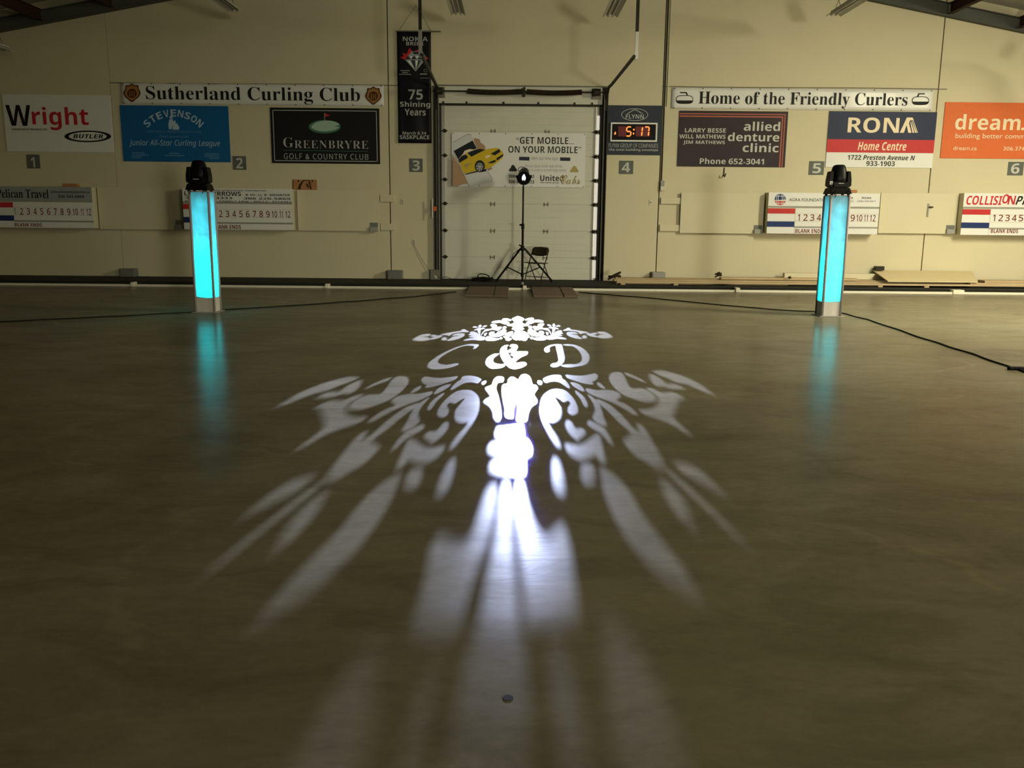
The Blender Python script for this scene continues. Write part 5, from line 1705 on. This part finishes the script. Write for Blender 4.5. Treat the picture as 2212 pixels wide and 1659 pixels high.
def plank(pxa, pxb, Y, z, w_, h_, label, m='wood', tilt=0.0):
    xa, xb = at(pxa, 605, Y)[0], at(pxb, 605, Y)[0]
    c_ = Vector(((xa + xb) / 2, Y, z))
    o = MB().box(xa - c_.x, xb - c_.x, -w_ / 2, w_ / 2, 0, h_).build('lumber_plank', m, bevel=.004)
    o.location = c_
    o.rotation_euler = (0, 0, tilt)
    tag(o, label, 'plank', LG)
    return o


plank(1332, 2290, 19.30, PH + .038, .14, .038, 'longest board at the front of the lumber pile, along the walkway edge')
plank(1330, 1700, 19.52, PH, .20, .05, 'lowest left board of the pile, behind the longest front board')
plank(1325, 2140, 19.70, PH + .05, .24, .04, 'wide pale board across the middle of the pile')
plank(1328, 2250, 19.98, PH, .28, .10, 'thick board lying at the back of the pile against the wall', tilt=.002)
plank(1555, 1850, 19.82, PH + .10, .18, .045, 'short board on the pile left of the right cyan column', tilt=.01)
plank(1692, 1905, 20.2, PH + .10, .14, .13, 'raised white timber behind the right cyan column', 'plain')
plank(2120, 2330, 19.62, PH + .10, .30, .05, 'board at the far right end of the pile')
plank(2095, 2240, 19.33, PH + .076, .08, .03, 'small strip on the front board at far right', tilt=-.004)
for px, Y, nm in ((1345, 19.30, 'left end'), (1459, 19.30, 'left middle'), (1900, 19.30, 'middle'), (2000, 19.30, 'right middle')):
    x = at(px, 612, Y)[0]
    o = MB().box(-.05, .05, -.06, .06, 0, .038).build('support_block', 'wood')
    o.location = (x, Y, PH)
    tag(o, 'small wooden block under the front board, ' + nm, 'block', 'wooden blocks under the front board')
x0, y0 = flo(1888, 584, PH + .22)
t = thing('plywood_sheet', (0, 0, 0), 'cream plywood sheet lying tilted on the lumber at right', 'plywood')
A4 = [at(1886, 583.5, 20.38), at(2100, 586, 20.38), at(2112, 609, 19.25), at(1918, 608.2, 19.25)]
ys = [20.38, 20.38, 19.25, 19.25]
xx = [A4[0][0], A4[1][0], A4[2][0], A4[3][0]]
zt = (PH + .30, PH + .30, PH + .135, PH + .135)
vs = [(xx[k], ys[k], zt[k]) for k in range(4)] + [(xx[k], ys[k], zt[k] - .016) for k in range(4)]
loc = Vector((sum(xx) / 4, 19.8, PH + .15))
t.location = loc
MB().add(vs, [(3, 2, 1, 0), (4, 5, 6, 7), (0, 1, 5, 4), (1, 2, 6, 5), (2, 3, 7, 6), (3, 0, 4, 7)]).build('sheet', 'ply', t)
x0, x1, z0, z1 = rect((1890, 579.5, 1911, 588), 20.25)
o = MB().box(-.1, .1, -.06, .06, 0, .09).build('scrap_block', 'dsteel', bevel=.004)
o.location = ((x0 + x1) / 2, 20.30, PH + .305)
tag(o, 'dark block on the top corner of the plywood sheet', 'block')
for px, Y, z, nm, sc_ in ((1327, 19.55, PH + .05, 'dark scrap heap at the left end of the lumber pile', 1.3), (1551, 19.80, PH + .10, 'dark scrap at the left end of the short board', .9), (1707, 19.62, PH + .09, 'small dark lump on the pale board left of the right cyan column', .5)):
    x = at(px, 605, Y)[0]
    o = MB()
    for k in range(5):
        a_ = random.random() * 6
        c_ = Vector((.05 * math.cos(a_), .05 * math.sin(a_), .02 * k)) * sc_
        o.tube([c_ + Vector((-.06, 0, .03 * math.sin(k))) * sc_, c_ + Vector((.06, .02, .03 + .03 * math.cos(k * 2))) * sc_], .02 * sc_, 6)
    o = o.build('lumber_scrap', 'spring')
    o.location = (x, Y, z + .045)
    tag(o, nm, 'scrap')

# floor spot near the camera
x, y = flo(1097, 1508)
o = MB().disc((0, 0, 0), (0, 0, 1), .018, 24).tube([(0, 0, -.002), (0, 0, .001)], .018, 24).build('floor_plug', 'joint')
o.location = (x, y, .001)
tag(o, 'small dark round plug set in the concrete near the camera', 'floor plug')

for cu in KEEP:
    bpy.data.curves.remove(cu)
